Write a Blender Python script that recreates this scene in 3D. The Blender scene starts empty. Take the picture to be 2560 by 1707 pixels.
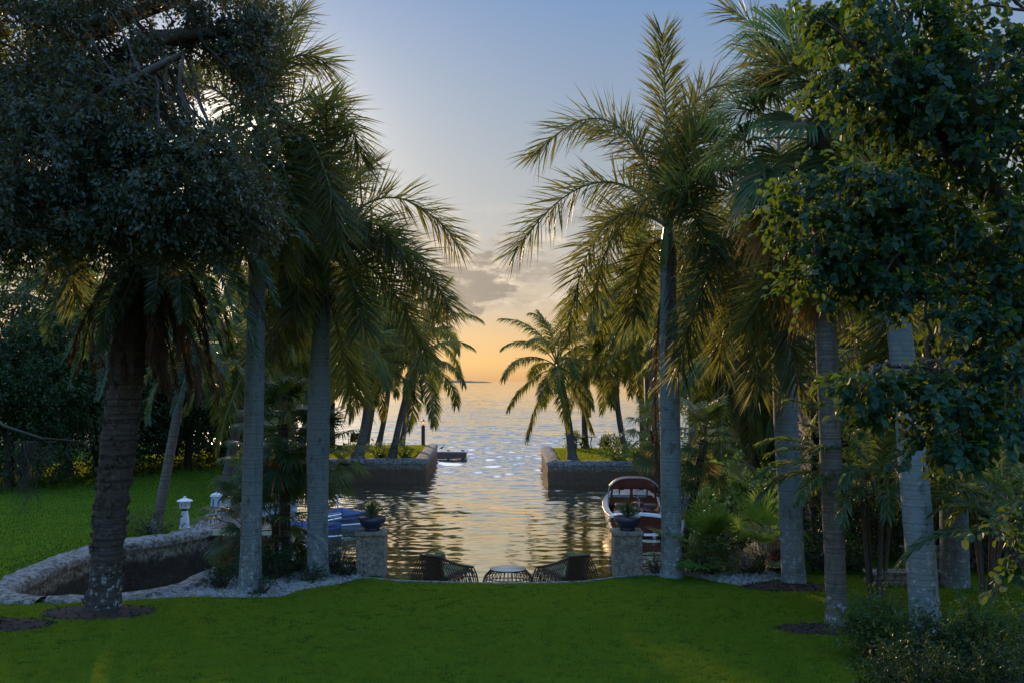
import bpy, math, random
import numpy as np
from mathutils import Vector, Matrix, noise
R = math.radians
rng = np.random.default_rng(11); random.seed(11)
S = bpy.context.scene
COL = S.collection
def lin(r, g, b, k=1.0):
    f = lambda c: ((c/255+0.055)/1.055)**2.4 if c > 10 else c/255/12.92
    return (f(r)*k, f(g)*k, f(b)*k, 1.0)
# ------------------------------------------------------------------ camera
EYE = 5.0; F = 2489.0; U0 = 1280.0; V0 = 953.0
cam = bpy.data.objects.new('camera', bpy.data.cameras.new('camera')); COL.objects.link(cam)
cam.location = (0, 0, EYE); cam.rotation_euler = (R(90), 0, 0)
cam.data.sensor_width = 36; cam.data.lens = 36*F/2560
cam.data.shift_y = (953-853.5)/2560
cam.data.clip_start = 0.1; cam.data.clip_end = 30000
S.camera = cam
def px(u, v, d): return np.array(((u-U0)/F*d, d, EYE-(v-V0)/F*d))
# ------------------------------------------------------------------ light
SUN_AZ, SUN_EL = R(-15.5), R(11.5)
sdir = Vector((math.sin(SUN_AZ)*math.cos(SUN_EL), math.cos(SUN_AZ)*math.cos(SUN_EL), math.sin(SUN_EL)))
sl = bpy.data.lights.new('sun', 'SUN'); sl.energy = 4.4; sl.angle = R(0.6); sl.color = (1.0, 0.66, 0.36)
sun = bpy.data.objects.new('sun', sl); COL.objects.link(sun)
sun.rotation_euler = (-sdir).to_track_quat('-Z', 'Y').to_euler(); sun.location = (-20, 60, 30)
S.view_settings.view_transform = 'Standard'; S.view_settings.look = 'None'
S.view_settings.exposure = 0.15; S.view_settings.gamma = 1.0
S.cycles.max_bounces = 8; S.cycles.transparent_max_bounces = 8
S.cycles.diffuse_bounces = 3; S.cycles.glossy_bounces = 3; S.cycles.transmission_bounces = 6
S.cycles.sample_clamp_indirect = 4.0
try: S.cycles.use_denoising = True
except Exception: pass

class NT:
    """small node-tree helper"""
    def __init__(s, nt): s.nt = nt; s.nt.nodes.clear()
    def n(s, t, **kw):
        nd = s.nt.nodes.new(t)
        ins = kw.pop('ins', {})
        for k, v in kw.items(): setattr(nd, k, v)
        for k, v in ins.items(): s.put(nd.inputs[k], v)
        return nd
    def put(s, sock, v):
        if isinstance(v, bpy.types.NodeSocket): s.nt.links.new(v, sock)
        elif isinstance(v, bpy.types.Node): s.nt.links.new(v.outputs[0], sock)
        else: sock.default_value = v
    def m(s, op, a, b=0.0, c=None, clamp=False):
        nd = s.nt.nodes.new('ShaderNodeMath'); nd.operation = op; nd.use_clamp = clamp
        s.put(nd.inputs[0], a); s.put(nd.inputs[1], b)
        if c is not None: s.put(nd.inputs[2], c)
        return nd.outputs[0]
    def step(s, x, lo, hi):
        nd = s.nt.nodes.new('ShaderNodeMapRange'); nd.interpolation_type = 'SMOOTHSTEP'
        s.put(nd.inputs[0], x); s.put(nd.inputs[1], lo); s.put(nd.inputs[2], hi)
        return nd.outputs[0]
    def mix(s, f, a, b, bt='MIX'):
        nd = s.nt.nodes.new('ShaderNodeMix'); nd.data_type = 'RGBA'; nd.blend_type = bt
        s.put(nd.inputs[0], f); s.put(nd.inputs[6], a); s.put(nd.inputs[7], b)
        return nd.outputs[2]
    def ramp(s, f, stops, interp='LINEAR'):
        nd = s.nt.nodes.new('ShaderNodeValToRGB'); cr = nd.color_ramp; cr.interpolation = interp
        while len(cr.elements) < len(stops): cr.elements.new(0.5)
        for e, (p, c) in zip(cr.elements, stops):
            e.position = p; e.color = c if len(c) == 4 else (*c, 1)
        s.put(nd.inputs[0], f)
        return nd.outputs[0]
    def noise(s, vec, scale, detail=4, rough=0.55, out=0):
        nd = s.nt.nodes.new('ShaderNodeTexNoise')
        if vec is not None: s.put(nd.inputs['Vector'], vec)
        nd.inputs['Scale'].default_value = scale; nd.inputs['Detail'].default_value = detail
        nd.inputs['Roughness'].default_value = rough
        return nd.outputs[out]
    def scale(s, vec, v):
        nd = s.nt.nodes.new('ShaderNodeVectorMath'); nd.operation = 'MULTIPLY'
        s.put(nd.inputs[0], vec); nd.inputs[1].default_value = v
        return nd.outputs[0]

w = bpy.data.worlds.new('World'); S.world = w; w.use_nodes = True
g = NT(w.node_tree)
tc = g.n('ShaderNodeTexCoord'); D = tc.outputs['Generated']
sx = g.n('ShaderNodeSeparateXYZ', ins={0: D})
el = g.m('MULTIPLY', g.m('ARCSINE', sx.outputs[2]), 57.2958)             # elevation in degrees
az = g.m('MULTIPLY', g.m('ARCTAN2', sx.outputs[0], sx.outputs[1]), 57.2958)   # azimuth from +Y, degrees
sky = g.n('ShaderNodeTexSky', sky_type='NISHITA', sun_disc=False, sun_elevation=SUN_EL, sun_rotation=SUN_AZ,
          air_density=1.0, dust_density=2.0, ozone_density=1.5)
# dusk colours by height, over the physical sky
K = 10.0
base = g.ramp(g.m('DIVIDE', el, 90.0, clamp=True), [
    (0.0,    lin(206, 158, 106)), (1.0/90, lin(226, 181, 118)), (2.4/90, lin(218, 180, 130)), (3.8/90, lin(194, 174, 150)),
    (6.0/90, lin(184, 175, 162)), (8.5/90, lin(168, 171, 173)), (13/90, lin(148, 162, 177)), (21/90, lin(112, 144, 186)),
    (34/90, lin(128, 160, 215)), (1.0, lin(150, 180, 235))])
back = g.m('MULTIPLY', g.step(g.m('MULTIPLY', sx.outputs[1], -1.0), -.25, .6), g.step(el, 4, 25))
up = g.m('ADD', g.m('MULTIPLY_ADD', g.step(el, 24, 50), 0.9, 1.0), g.m('MULTIPLY', back, 1.0))                     # brightness added overhead and behind the camera as fill for lawn and foliage
base = g.mix(g.m('MULTIPLY', back, .8), base, lin(92, 160, 222))
base = g.mix(1.0, base, up, 'MULTIPLY')
dotn = g.n('ShaderNodeVectorMath', operation='DOT_PRODUCT', ins={0: D}); dotn.inputs[1].default_value = sdir
dd = g.m('MAXIMUM', dotn.outputs['Value'], 0.0)
halo = g.m('ADD', g.m('MULTIPLY', g.m('POWER', dd, 40), 0.17), g.m('MULTIPLY', g.m('POWER', dd, 260), 1.1))
halo = g.m('ADD', halo, g.m('MULTIPLY', g.m('POWER', dd, 2500), 9.0))
glow = g.mix(1.0, halo, (1.0, 0.86, 0.68, 1), 'MULTIPLY')
sky_fill = g.m('MULTIPLY', g.m('MULTIPLY', g.step(el, 21, 33), g.m('SUBTRACT', 1.0, g.step(el, 52, 78))), g.step(sx.outputs[1], .0, .6))
glow = g.mix(1.0, glow, g.mix(1.0, sky_fill, (.72, .62, .46, 1), 'MULTIPLY'), 'ADD')      # bright sky band added above the view to brighten the water
# clouds low over the water
cv = g.n('ShaderNodeCombineXYZ', ins={0: g.m('MULTIPLY', az, 0.085), 1: g.m('MULTIPLY', el, 0.20), 2: 3.7})
c1 = g.noise(cv, 1.5, 9, 0.62)
band = g.m('MULTIPLY', g.step(el, 3.6, 4.8), g.m('SUBTRACT', 1.0, g.step(el, 8.0, 10.5)))
cm = g.m('MULTIPLY', g.step(c1, 0.44, 0.54), band)
puff = g.step(g.noise(cv, 3.4, 8, 0.62), 0.42, 0.60)
ccol = g.mix(puff, lin(142, 134, 130), lin(226, 210, 188))
rr = g.m('ADD', g.m('POWER', g.m('DIVIDE', g.m('ADD', az, 2.6), 3.0), 2.0), g.m('POWER', g.m('DIVIDE', g.m('SUBTRACT', el, 6.0), 2.3), 2.0))
bankn = g.noise(cv, 5.0, 9, .62)
bank = g.step(g.m('ADD', g.m('SUBTRACT', 1.0, rr), g.m('MULTIPLY', g.m('SUBTRACT', bankn, .5), 4.2)), .15, .65)     # one cumulus bank over the channel
bcol = g.mix(g.step(g.m('ADD', g.m('MULTIPLY', g.m('SUBTRACT', el, 5.5), .22), g.m('MULTIPLY', g.m('SUBTRACT', g.noise(cv, 8.0, 8, .6), .5), 2.6)), .05, .8), lin(126, 120, 117), lin(216, 198, 178))
skyc = g.mix(g.m('MULTIPLY', cm, 0.7), base, ccol)
skyc = g.mix(g.m('MULTIPLY', bank, 0.95), skyc, bcol)
skyc = g.mix(1.0, skyc, glow, 'ADD')
skyc = g.mix(1.0, skyc, (K, K, K, 1), 'MULTIPLY')
skyc = g.mix(0.96, sky.outputs[0], skyc)
skyc = g.mix(g.step(el, -0.6, -0.02), (1.4, 1.5, 1.6, 1), skyc)
bg = g.n('ShaderNodeBackground', ins={0: skyc, 1: 0.10})
g.n('ShaderNodeOutputWorld', ins={0: bg})

# ------------------------------------------------------------------ materials
def newmat(name):
    m = bpy.data.materials.new(name); m.use_nodes = True
    return m, NT(m.node_tree)
def out(g, sh): g.n('ShaderNodeOutputMaterial', ins={0: sh})
def bump(g, h, strength, dist=0.02): return g.n('ShaderNodeBump', ins={'Strength': strength, 'Distance': dist, 'Height': h})
def plain(name, col, rough=0.6, metal=0.0, nscale=20, var=0.25, bmp=0.1, coat=0.0):
    m, g = newmat(name)
    co = g.n('ShaderNodeTexCoord').outputs['Object']
    nz = g.noise(co, nscale, 5)
    c = g.mix(nz, tuple(x*(1-var) for x in col[:3])+(1,), tuple(min(1, x*(1+var)) for x in col[:3])+(1,))
    p = g.n('ShaderNodeBsdfPrincipled', ins={'Base Color': c, 'Roughness': rough, 'Metallic': metal, 'Coat Weight': coat})
    if bmp: g.put(p.inputs['Normal'], bump(g, nz, bmp))
    out(g, p); return m
def leafmat(name, c1, c2, tr=0.4, trc=(0.30, 0.36, 0.03), rough=0.42, spec=0.35, dry=None, dryamt=0.0):
    m, g = newmat(name)
    at = g.n('ShaderNodeAttribute', attribute_name='rnd')
    oi = g.n('ShaderNodeObjectInfo')
    f = g.m('ADD', g.m('MULTIPLY', at.outputs['Fac'], 0.65), g.m('MULTIPLY', oi.outputs['Random'], 0.35))
    c = g.mix(f, (*c1, 1), (*c2, 1))
    t = g.mix(f, (trc[0]*0.6, trc[1]*0.8, trc[2], 1), (*trc, 1))
    if dry:
        k = g.step(at.outputs['Fac'], 1.0-dryamt-0.02, 1.0-dryamt+0.02)
        c = g.mix(k, c, (*dry, 1)); t = g.mix(k, t, (*dry, 1))
    p = g.n('ShaderNodeBsdfPrincipled', ins={'Base Color': c, 'Roughness': rough, 'Specular IOR Level': spec})
    tb = g.n('ShaderNodeBsdfTranslucent', ins={'Color': t})
    out(g, g.n('ShaderNodeMixShader', ins={0: tr, 1: p, 2: tb})); return m

M = {}
M['royal'] = leafmat('royal_leaf', (.009, .022, .007), (.032, .072, .017), .36, (.36, .32, .05), rough=.52, spec=.25, dry=(.20, .12, .03), dryamt=.04)
M['coco'] = leafmat('coconut_leaf', (.018, .038, .008), (.066, .100, .018), .40, (.50, .46, .06), rough=.52, spec=.25, dry=(.30, .17, .035), dryamt=.07)
M['date'] = leafmat('date_leaf', (.010, .036, .020), (.034, .086, .042), .26, (.20, .32, .06))
M['fan'] = leafmat('fan_leaf', (.012, .036, .014), (.030, .075, .024), .28, (.20, .28, .04), rough=.48, spec=.3, dry=(.26, .14, .03), dryamt=.03)
M['tallfan'] = leafmat('tall_fan_leaf', (.030, .075, .030), (.062, .125, .045), .34, (.26, .34, .07), rough=.5, spec=.25, dry=(.22, .13, .04), dryamt=.05)
M['areca'] = leafmat('areca_leaf', (.014, .040, .014), (.040, .090, .026), .30, (.30, .38, .05), dry=(.28, .16, .03), dryamt=.05)
M['palmetto'] = leafmat('palmetto_leaf', (.045, .120, .020), (.095, .200, .034), .35, (.34, .48, .05))
M['dead'] = leafmat('dead_frond', (.040, .026, .018), (.105, .070, .048), .15, (.22, .13, .06), rough=.8, spec=.1)
M['deadtan'] = leafmat('dead_fan', (.150, .085, .034), (.340, .195, .070), .45, (.75, .42, .10), rough=.7, spec=.15)
M['oak'] = leafmat('oak_leaf', (.006, .014, .008), (.036, .056, .028), .14, (.40, .30, .05), rough=.45, spec=.4)
M['orchid'] = leafmat('orchid_tree_leaf', (.005, .028, .020), (.018, .072, .038), .22, (.36, .44, .02), rough=.55, spec=.25)
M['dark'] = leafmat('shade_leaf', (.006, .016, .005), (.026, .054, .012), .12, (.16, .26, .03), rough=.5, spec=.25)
M['shrub'] = leafmat('shrub_leaf', (.014, .036, .008), (.050, .105, .022), .30, (.30, .40, .04), rough=.4, spec=.4)
M['grape'] = leafmat('sea_grape_leaf', (.030, .090, .022), (.080, .165, .040), .28, (.32, .46, .04), rough=.28, spec=.6, dry=(.40, .09, .02), dryamt=.04)
M['yucca'] = leafmat('yucca_leaf', (.030, .050, .020), (.075, .105, .040), .2, (.25, .30, .06))
M['redbush'] = leafmat('red_stem_leaf', (.18, .05, .02), (.30, .09, .03), .3, (.5, .15, .05))
M['moss'] = leafmat('moss_strand', (.06, .065, .05), (.13, .14, .11), .3, (.25, .25, .18), rough=.9, spec=.05)
M['rachis'] = plain('rachis', (.16, .15, .05), .6, nscale=8)
M['bark'] = plain('bark', (.075, .058, .045), .9, nscale=14, var=.5, bmp=.8)
M['twig'] = plain('twig', (.06, .045, .03), .9, nscale=18, var=.4, bmp=.4)

def trunkmat(name, base, dark, rings, lichen, rough=.85):
    m, g = newmat(name)
    co0 = g.n('ShaderNodeTexCoord').outputs['Object']; rn = g.n('ShaderNodeObjectInfo').outputs['Random']
    co = g.n('ShaderNodeVectorMath', operation='ADD', ins={0: co0, 1: g.n('ShaderNodeCombineXYZ', ins={0: g.m('MULTIPLY', rn, 37.0), 1: g.m('MULTIPLY', rn, 91.0), 2: 0.0})}).outputs[0]
    sp = g.n('ShaderNodeSeparateXYZ', ins={0: co0})
    warp = g.noise(co, 3.0, 3)
    z = g.m('ADD', sp.outputs[2], g.m('MULTIPLY', warp, 0.05))
    ring = g.noise(g.n('ShaderNodeCombineXYZ', ins={2: g.m('MULTIPLY', z, rings)}), 1.0, 3, .7)
    fine = g.noise(g.scale(co, (9, 9, 30)), 1.5, 6, .65)
    c = g.mix(g.step(ring, .40, .56), (*dark, 1), (*base, 1))
    c = g.mix(g.m('MULTIPLY', g.step(fine, .42, .70), .55), c, tuple(x*.55 for x in base)+(1,))
    streak = g.step(g.noise(g.scale(co, (5, 5, .5)), 1.0, 4, .6), .57, .72)
    c = g.mix(g.m('MULTIPLY', streak, .45), c, tuple(x*.35 for x in base)+(1,))
    spot = g.step(g.noise(co, 8.5, 7, .7), .54, .61)
    low = g.m('SUBTRACT', 1.0, g.step(sp.outputs[2], .6, lichen))
    c = g.mix(g.m('MULTIPLY', spot, g.m('MULTIPLY_ADD', low, .8, .12)), c, (.40, .42, .41, 1))
    blot = g.step(g.noise(g.scale(co, (1, 1, .7)), 5.0, 7, .7), .56, .62)
    c = g.mix(g.m('MULTIPLY', blot, .6), c, (.05, .055, .04, 1))
    c = g.mix(1.0, c, g.m('MULTIPLY_ADD', rn, .40, .76), 'MULTIPLY')
    big = g.step(g.noise(g.scale(co, (1, 1, .55)), 1.6, 5, .65), .50, .66)
    c = g.mix(g.m('MULTIPLY', big, .5), c, tuple(x*.42 for x in base)+(1,))
    p = g.n('ShaderNodeBsdfPrincipled', ins={'Base Color': c, 'Roughness': rough, 'Specular IOR Level': .25})
    g.put(p.inputs['Normal'], bump(g, g.m('ADD', g.m('MULTIPLY', ring, .6), fine), .5, .025))
    out(g, p); return m
M['royal_trunk'] = trunkmat('royal_trunk', (.205, .240, .235), (.13, .155, .15), 22, 2.6)
M['coco_trunk'] = trunkmat('coconut_trunk', (.17, .145, .12), (.085, .07, .055), 16, .7)
M['date_trunk'] = trunkmat('date_trunk', (.085, .072, .058), (.034, .028, .023), 9, 1.2)
M['shaft'] = plain('crownshaft', (.07, .11, .02), .4, nscale=5, var=.3, bmp=.05)

def rockmat(name, base, dark, tide=None, tidecol=(.02, .016, .012), scale=7):
    m, g = newmat(name)
    co = g.n('ShaderNodeNewGeometry').outputs['Position']
    v = g.n('ShaderNodeTexVoronoi', ins={'Vector': co, 'Scale': scale*.45}); v.feature = 'DISTANCE_TO_EDGE'
    n1 = g.noise(co, scale, 7, .65); n2 = g.noise(co, scale*4, 5, .6)
    c = g.mix(g.step(n1, .36, .62), (*dark, 1), (*base, 1))
    pit = g.m('SUBTRACT', 1.0, g.step(n2, .36, .46))
    c = g.mix(g.m('MULTIPLY', pit, .85), c, tuple(x*.35 for x in dark)+(1,))
    c = g.mix(g.m('MULTIPLY', g.m('SUBTRACT', 1.0, g.step(v.outputs['Distance'], .0, .05)), .35), c, tuple(x*.4 for x in dark)+(1,))
    if tide is not None:
        z = g.n('ShaderNodeSeparateXYZ', ins={0: co}).outputs[2]
        z = g.m('ADD', z, g.m('MULTIPLY', g.m('SUBTRACT', g.noise(co, 2.0, 4), .5), .35))
        t = g.m('SUBTRACT', 1.0, g.step(z, tide-.12, tide+.12))
        c = g.mix(g.m('MULTIPLY', t, .93), c, g.mix(n1, (*tidecol, 1), tuple(x*2.6 for x in tidecol)+(1,)))
    p = g.n('ShaderNodeBsdfPrincipled', ins={'Base Color': c, 'Roughness': .92, 'Specular IOR Level': .2})
    g.put(p.inputs['Normal'], bump(g, g.m('ADD', n1, g.m('MULTIPLY', n2, .5)), .9, .05))
    out(g, p); return m
M['coral'] = rockmat('coral_rock', (.33, .32, .30), (.085, .08, .07))
M['coral_face'] = rockmat('coral_rock_wet', (.30, .28, .24), (.07, .065, .05), -.55, (.016, .013, .011))
M['pier_face'] = rockmat('pier_rock_wet', (.24, .20, .15), (.10, .08, .06), -.50, (.065, .036, .021))
M['coral_stone'] = rockmat('cut_coral_stone', (.34, .30, .24), (.16, .14, .11), scale=9)
M['gravel'] = rockmat('shell_gravel', (.27, .265, .25), (.12, .115, .10), scale=22)
M['stone_chip'] = plain('stone_chip', (.27, .27, .26), .9, nscale=3, var=.35, bmp=.3)
M['mulch'] = plain('mulch', (.030, .016, .010), .95, nscale=30, var=.7, bmp=.9)
M['soil'] = plain('soil', (.035, .030, .022), .95, nscale=12, var=.5, bmp=.6)

def lawnmat():
    m, g = newmat('lawn')
    co = g.n('ShaderNodeNewGeometry').outputs['Position']
    n1 = g.noise(co, .35, 5, .6); n2 = g.noise(co, 9, 6, .7); n3 = g.noise(co, 45, 3, .7)
    c = g.mix(g.step(n1, .35, .65), (.026, .072, .007, 1), (.042, .100, .010, 1))
    c = g.mix(g.m('MULTIPLY', g.step(n2, .45, .7), .5), c, (.045, .070, .018, 1))
    p = g.n('ShaderNodeBsdfPrincipled', ins={'Base Color': c, 'Roughness': 1.0, 'Specular IOR Level': .0})
    g.put(p.inputs['Normal'], bump(g, g.m('ADD', n2, n3), .8, .04))
    out(g, p); return m
M['lawn'] = lawnmat()
def blademat():
    m, g = newmat('grass_blade')
    at = g.n('ShaderNodeAttribute', attribute_name='rnd')
    pos = g.n('ShaderNodeNewGeometry').outputs['Position']
    n1 = g.step(g.noise(pos, .38, 6, .65), .36, .64)
    n2 = g.step(g.noise(g.scale(pos, (.7, 1, 1)), 5.5, 6, .7), .40, .60)
    n3 = g.step(g.noise(g.scale(pos, (.6, 1, 1)), 1.6, 7, .72), .42, .60)
    c = g.mix(at.outputs['Fac'], (.019, .078, .006, 1), (.086, .212, .015, 1))
    c = g.mix(g.m('MULTIPLY', n1, .45), c, (.085, .185, .016, 1))
    c = g.mix(g.m('MULTIPLY', n3, .55), c, (.020, .072, .007, 1))
    c = g.mix(g.m('MULTIPLY', n2, .50), c, (.125, .215, .020, 1))
    c = g.mix(g.m('MULTIPLY', g.step(at.outputs['Fac'], .95, .97), .6), c, (.20, .17, .07, 1))
    p = g.n('ShaderNodeBsdfPrincipled', ins={'Base Color': c, 'Roughness': .6, 'Specular IOR Level': .15})
    tb = g.n('ShaderNodeBsdfTranslucent', ins={'Color': (.42, .50, .03, 1)})
    out(g, g.n('ShaderNodeMixShader', ins={0: .35, 1: p, 2: tb})); return m
M['blade'] = blademat()

def watermat():
    m, g = newmat('water')
    pos = g.n('ShaderNodeNewGeometry').outputs['Position']
    y = g.n('ShaderNodeSeparateXYZ', ins={0: pos}).outputs[1]
    far = g.step(y, 36.0, 82.0)                       # sheltered basin, then the open bay
    def slope(sc, st, det, rough=.6):                 # wave slopes from a noise field
        c = g.noise(g.scale(pos, st), sc, det, rough, out=1)
        nd = g.n('ShaderNodeVectorMath', operation='SUBTRACT', ins={0: c}); nd.inputs[1].default_value = (.5, .5, .5)
        return nd.outputs[0]
    def vs(v, f):
        nd = g.n('ShaderNodeVectorMath', operation='SCALE', ins={0: v}); g.put(nd.inputs['Scale'], f); return nd.outputs[0]
    def va(a, b): return g.n('ShaderNodeVectorMath', operation='ADD', ins={0: a, 1: b}).outputs[0]
    rip = slope(5.5, (.5, 1, 1), 4); outer = slope(.20, (.4, 1, 1), 6, .7)
    patch = g.step(g.noise(pos, .10, 3, .6), .36, .62)
    v = va(vs(rip, g.m('MULTIPLY', g.m('MULTIPLY_ADD', far, .30, .08), g.m('MULTIPLY_ADD', patch, .7, .3))), vs(outer, g.m('MULTIPLY', g.step(y, 150, 700), .40)))
    geo = g.n('ShaderNodeNewGeometry').outputs['Normal']
    nd = g.n('ShaderNodeVectorMath', operation='MULTIPLY', ins={0: v}); nd.inputs[1].default_value = (1, 1, 0)
    nd = g.n('ShaderNodeVectorMath', operation='ADD', ins={0: nd, 1: geo})
    nd2 = g.n('ShaderNodeVectorMath', operation='ADD', ins={0: nd}); nd2.inputs[1].default_value = (0, 0, 0)
    b = g.n('ShaderNodeVectorMath', operation='NORMALIZE', ins={0: nd2}).outputs[0]
    fr = g.n('ShaderNodeFresnel', ins={'IOR': 1.45, 'Normal': b})
    gl = g.n('ShaderNodeBsdfGlossy', ins={'Color': g.mix(g.step(y, 34, 70), (1.0, .88, .62, 1), (1.0, .98, .93, 1)), 'Roughness': .07, 'Normal': b})  # warm basin tint paints a golden sun glow into the reflection colour
    df = g.n('ShaderNodeBsdfDiffuse', ins={'Color': (.020, .034, .034, 1)})
    fac = g.m('ADD', g.m('MULTIPLY', fr, .30), .70, clamp=True)
    out(g, g.n('ShaderNodeMixShader', ins={0: fac, 1: df, 2: gl})); return m
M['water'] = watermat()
M['white'] = plain('white_paint', (.74, .76, .80), .45, nscale=9, var=.06, bmp=.03)
M['pile'] = plain('pile_sleeve', (.45, .52, .62), .4, nscale=5, var=.08, bmp=.03)
M['plank'] = plain('dock_plank', (.10, .078, .064), .8, nscale=6, var=.35, bmp=.3)
M['dockedge'] = plain('dock_edge', (.50, .44, .34), .7, nscale=6, var=.2)
M['navy'] = plain('glazed_pot', (.030, .034, .060), .32, nscale=12, var=.3, bmp=.1)
M['wicker'] = plain('wicker', (.085, .046, .028), .6, nscale=25, var=.4, bmp=.2)
M['cushion'] = plain('cushion', (.11, .135, .055), .9, nscale=30, var=.15, bmp=.2)
M['tabletop'] = plain('table_top', (.24, .25, .23), .25, nscale=6, var=.12, bmp=.02)
M['blue'] = plain('canvas_cover', (.022, .055, .16), .75, nscale=4, var=.2, bmp=.15)
M['navyhull'] = plain('navy_hull', (.030, .035, .075), .3, nscale=2, var=.15, bmp=0, coat=.5)
M['mahog'] = plain('mahogany', (.085, .014, .010), .22, nscale=7, var=.35, bmp=.02, coat=.7)
M['teak'] = plain('teak', (.19, .055, .025), .4, nscale=9, var=.3, bmp=.04)
M['deckgrey'] = plain('deck_grey', (.27, .285, .29), .4, nscale=5, var=.1, bmp=.02)
M['chrome'] = plain('chrome', (.75, .76, .78), .18, 1.0, nscale=5, var=.05, bmp=0)
M['black'] = plain('black_paint', (.012, .012, .014), .4, nscale=8, var=.2, bmp=.03)
M['darkwood'] = plain('dark_cladding', (.014, .014, .017), .7, nscale=5, var=.4, bmp=.2)
M['bronze'] = plain('weathered_wood', (.10, .065, .045), .7, nscale=10, var=.35, bmp=.2)
M['redpaint'] = plain('red_paint', (.28, .045, .03), .5, nscale=8, var=.2)
M['hose'] = plain('rubber_hose', (.02, .025, .05), .5, nscale=8, var=.2)
M['path'] = plain('path_paving', (.17, .13, .10), .9, nscale=4, var=.2, bmp=.2)
M['flagred'] = plain('flag_red', (.45, .03, .04), .8, bmp=0, var=.1)
M['flagwhite'] = plain('flag_white', (.75, .73, .72), .8, bmp=0, var=.05)
M['flagblue'] = plain('flag_blue', (.03, .05, .22), .8, bmp=0, var=.1)
M['feather'] = plain('heron_feather', (.06, .06, .07), .8, nscale=20, var=.3)
M['isle'] = plain('far_island', (.34, .24, .16), .95, nscale=.02, var=.15, bmp=0)
def glassmat():
    m, g = newmat('windscreen_glass')
    t = g.n('ShaderNodeBsdfTransparent', ins={0: (.93, .90, .84, 1)})
    gl = g.n('ShaderNodeBsdfGlossy', ins={'Roughness': .03})
    out(g, g.n('ShaderNodeMixShader', ins={0: .10, 1: t, 2: gl})); return m
M['glass'] = glassmat()
def lampmat():
    m, g = newmat('lit_lamp_glass')
    out(g, g.n('ShaderNodeEmission', ins={0: (1.0, .55, .32, 1), 1: 1.1})); return m
M['lampglow'] = lampmat()

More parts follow.
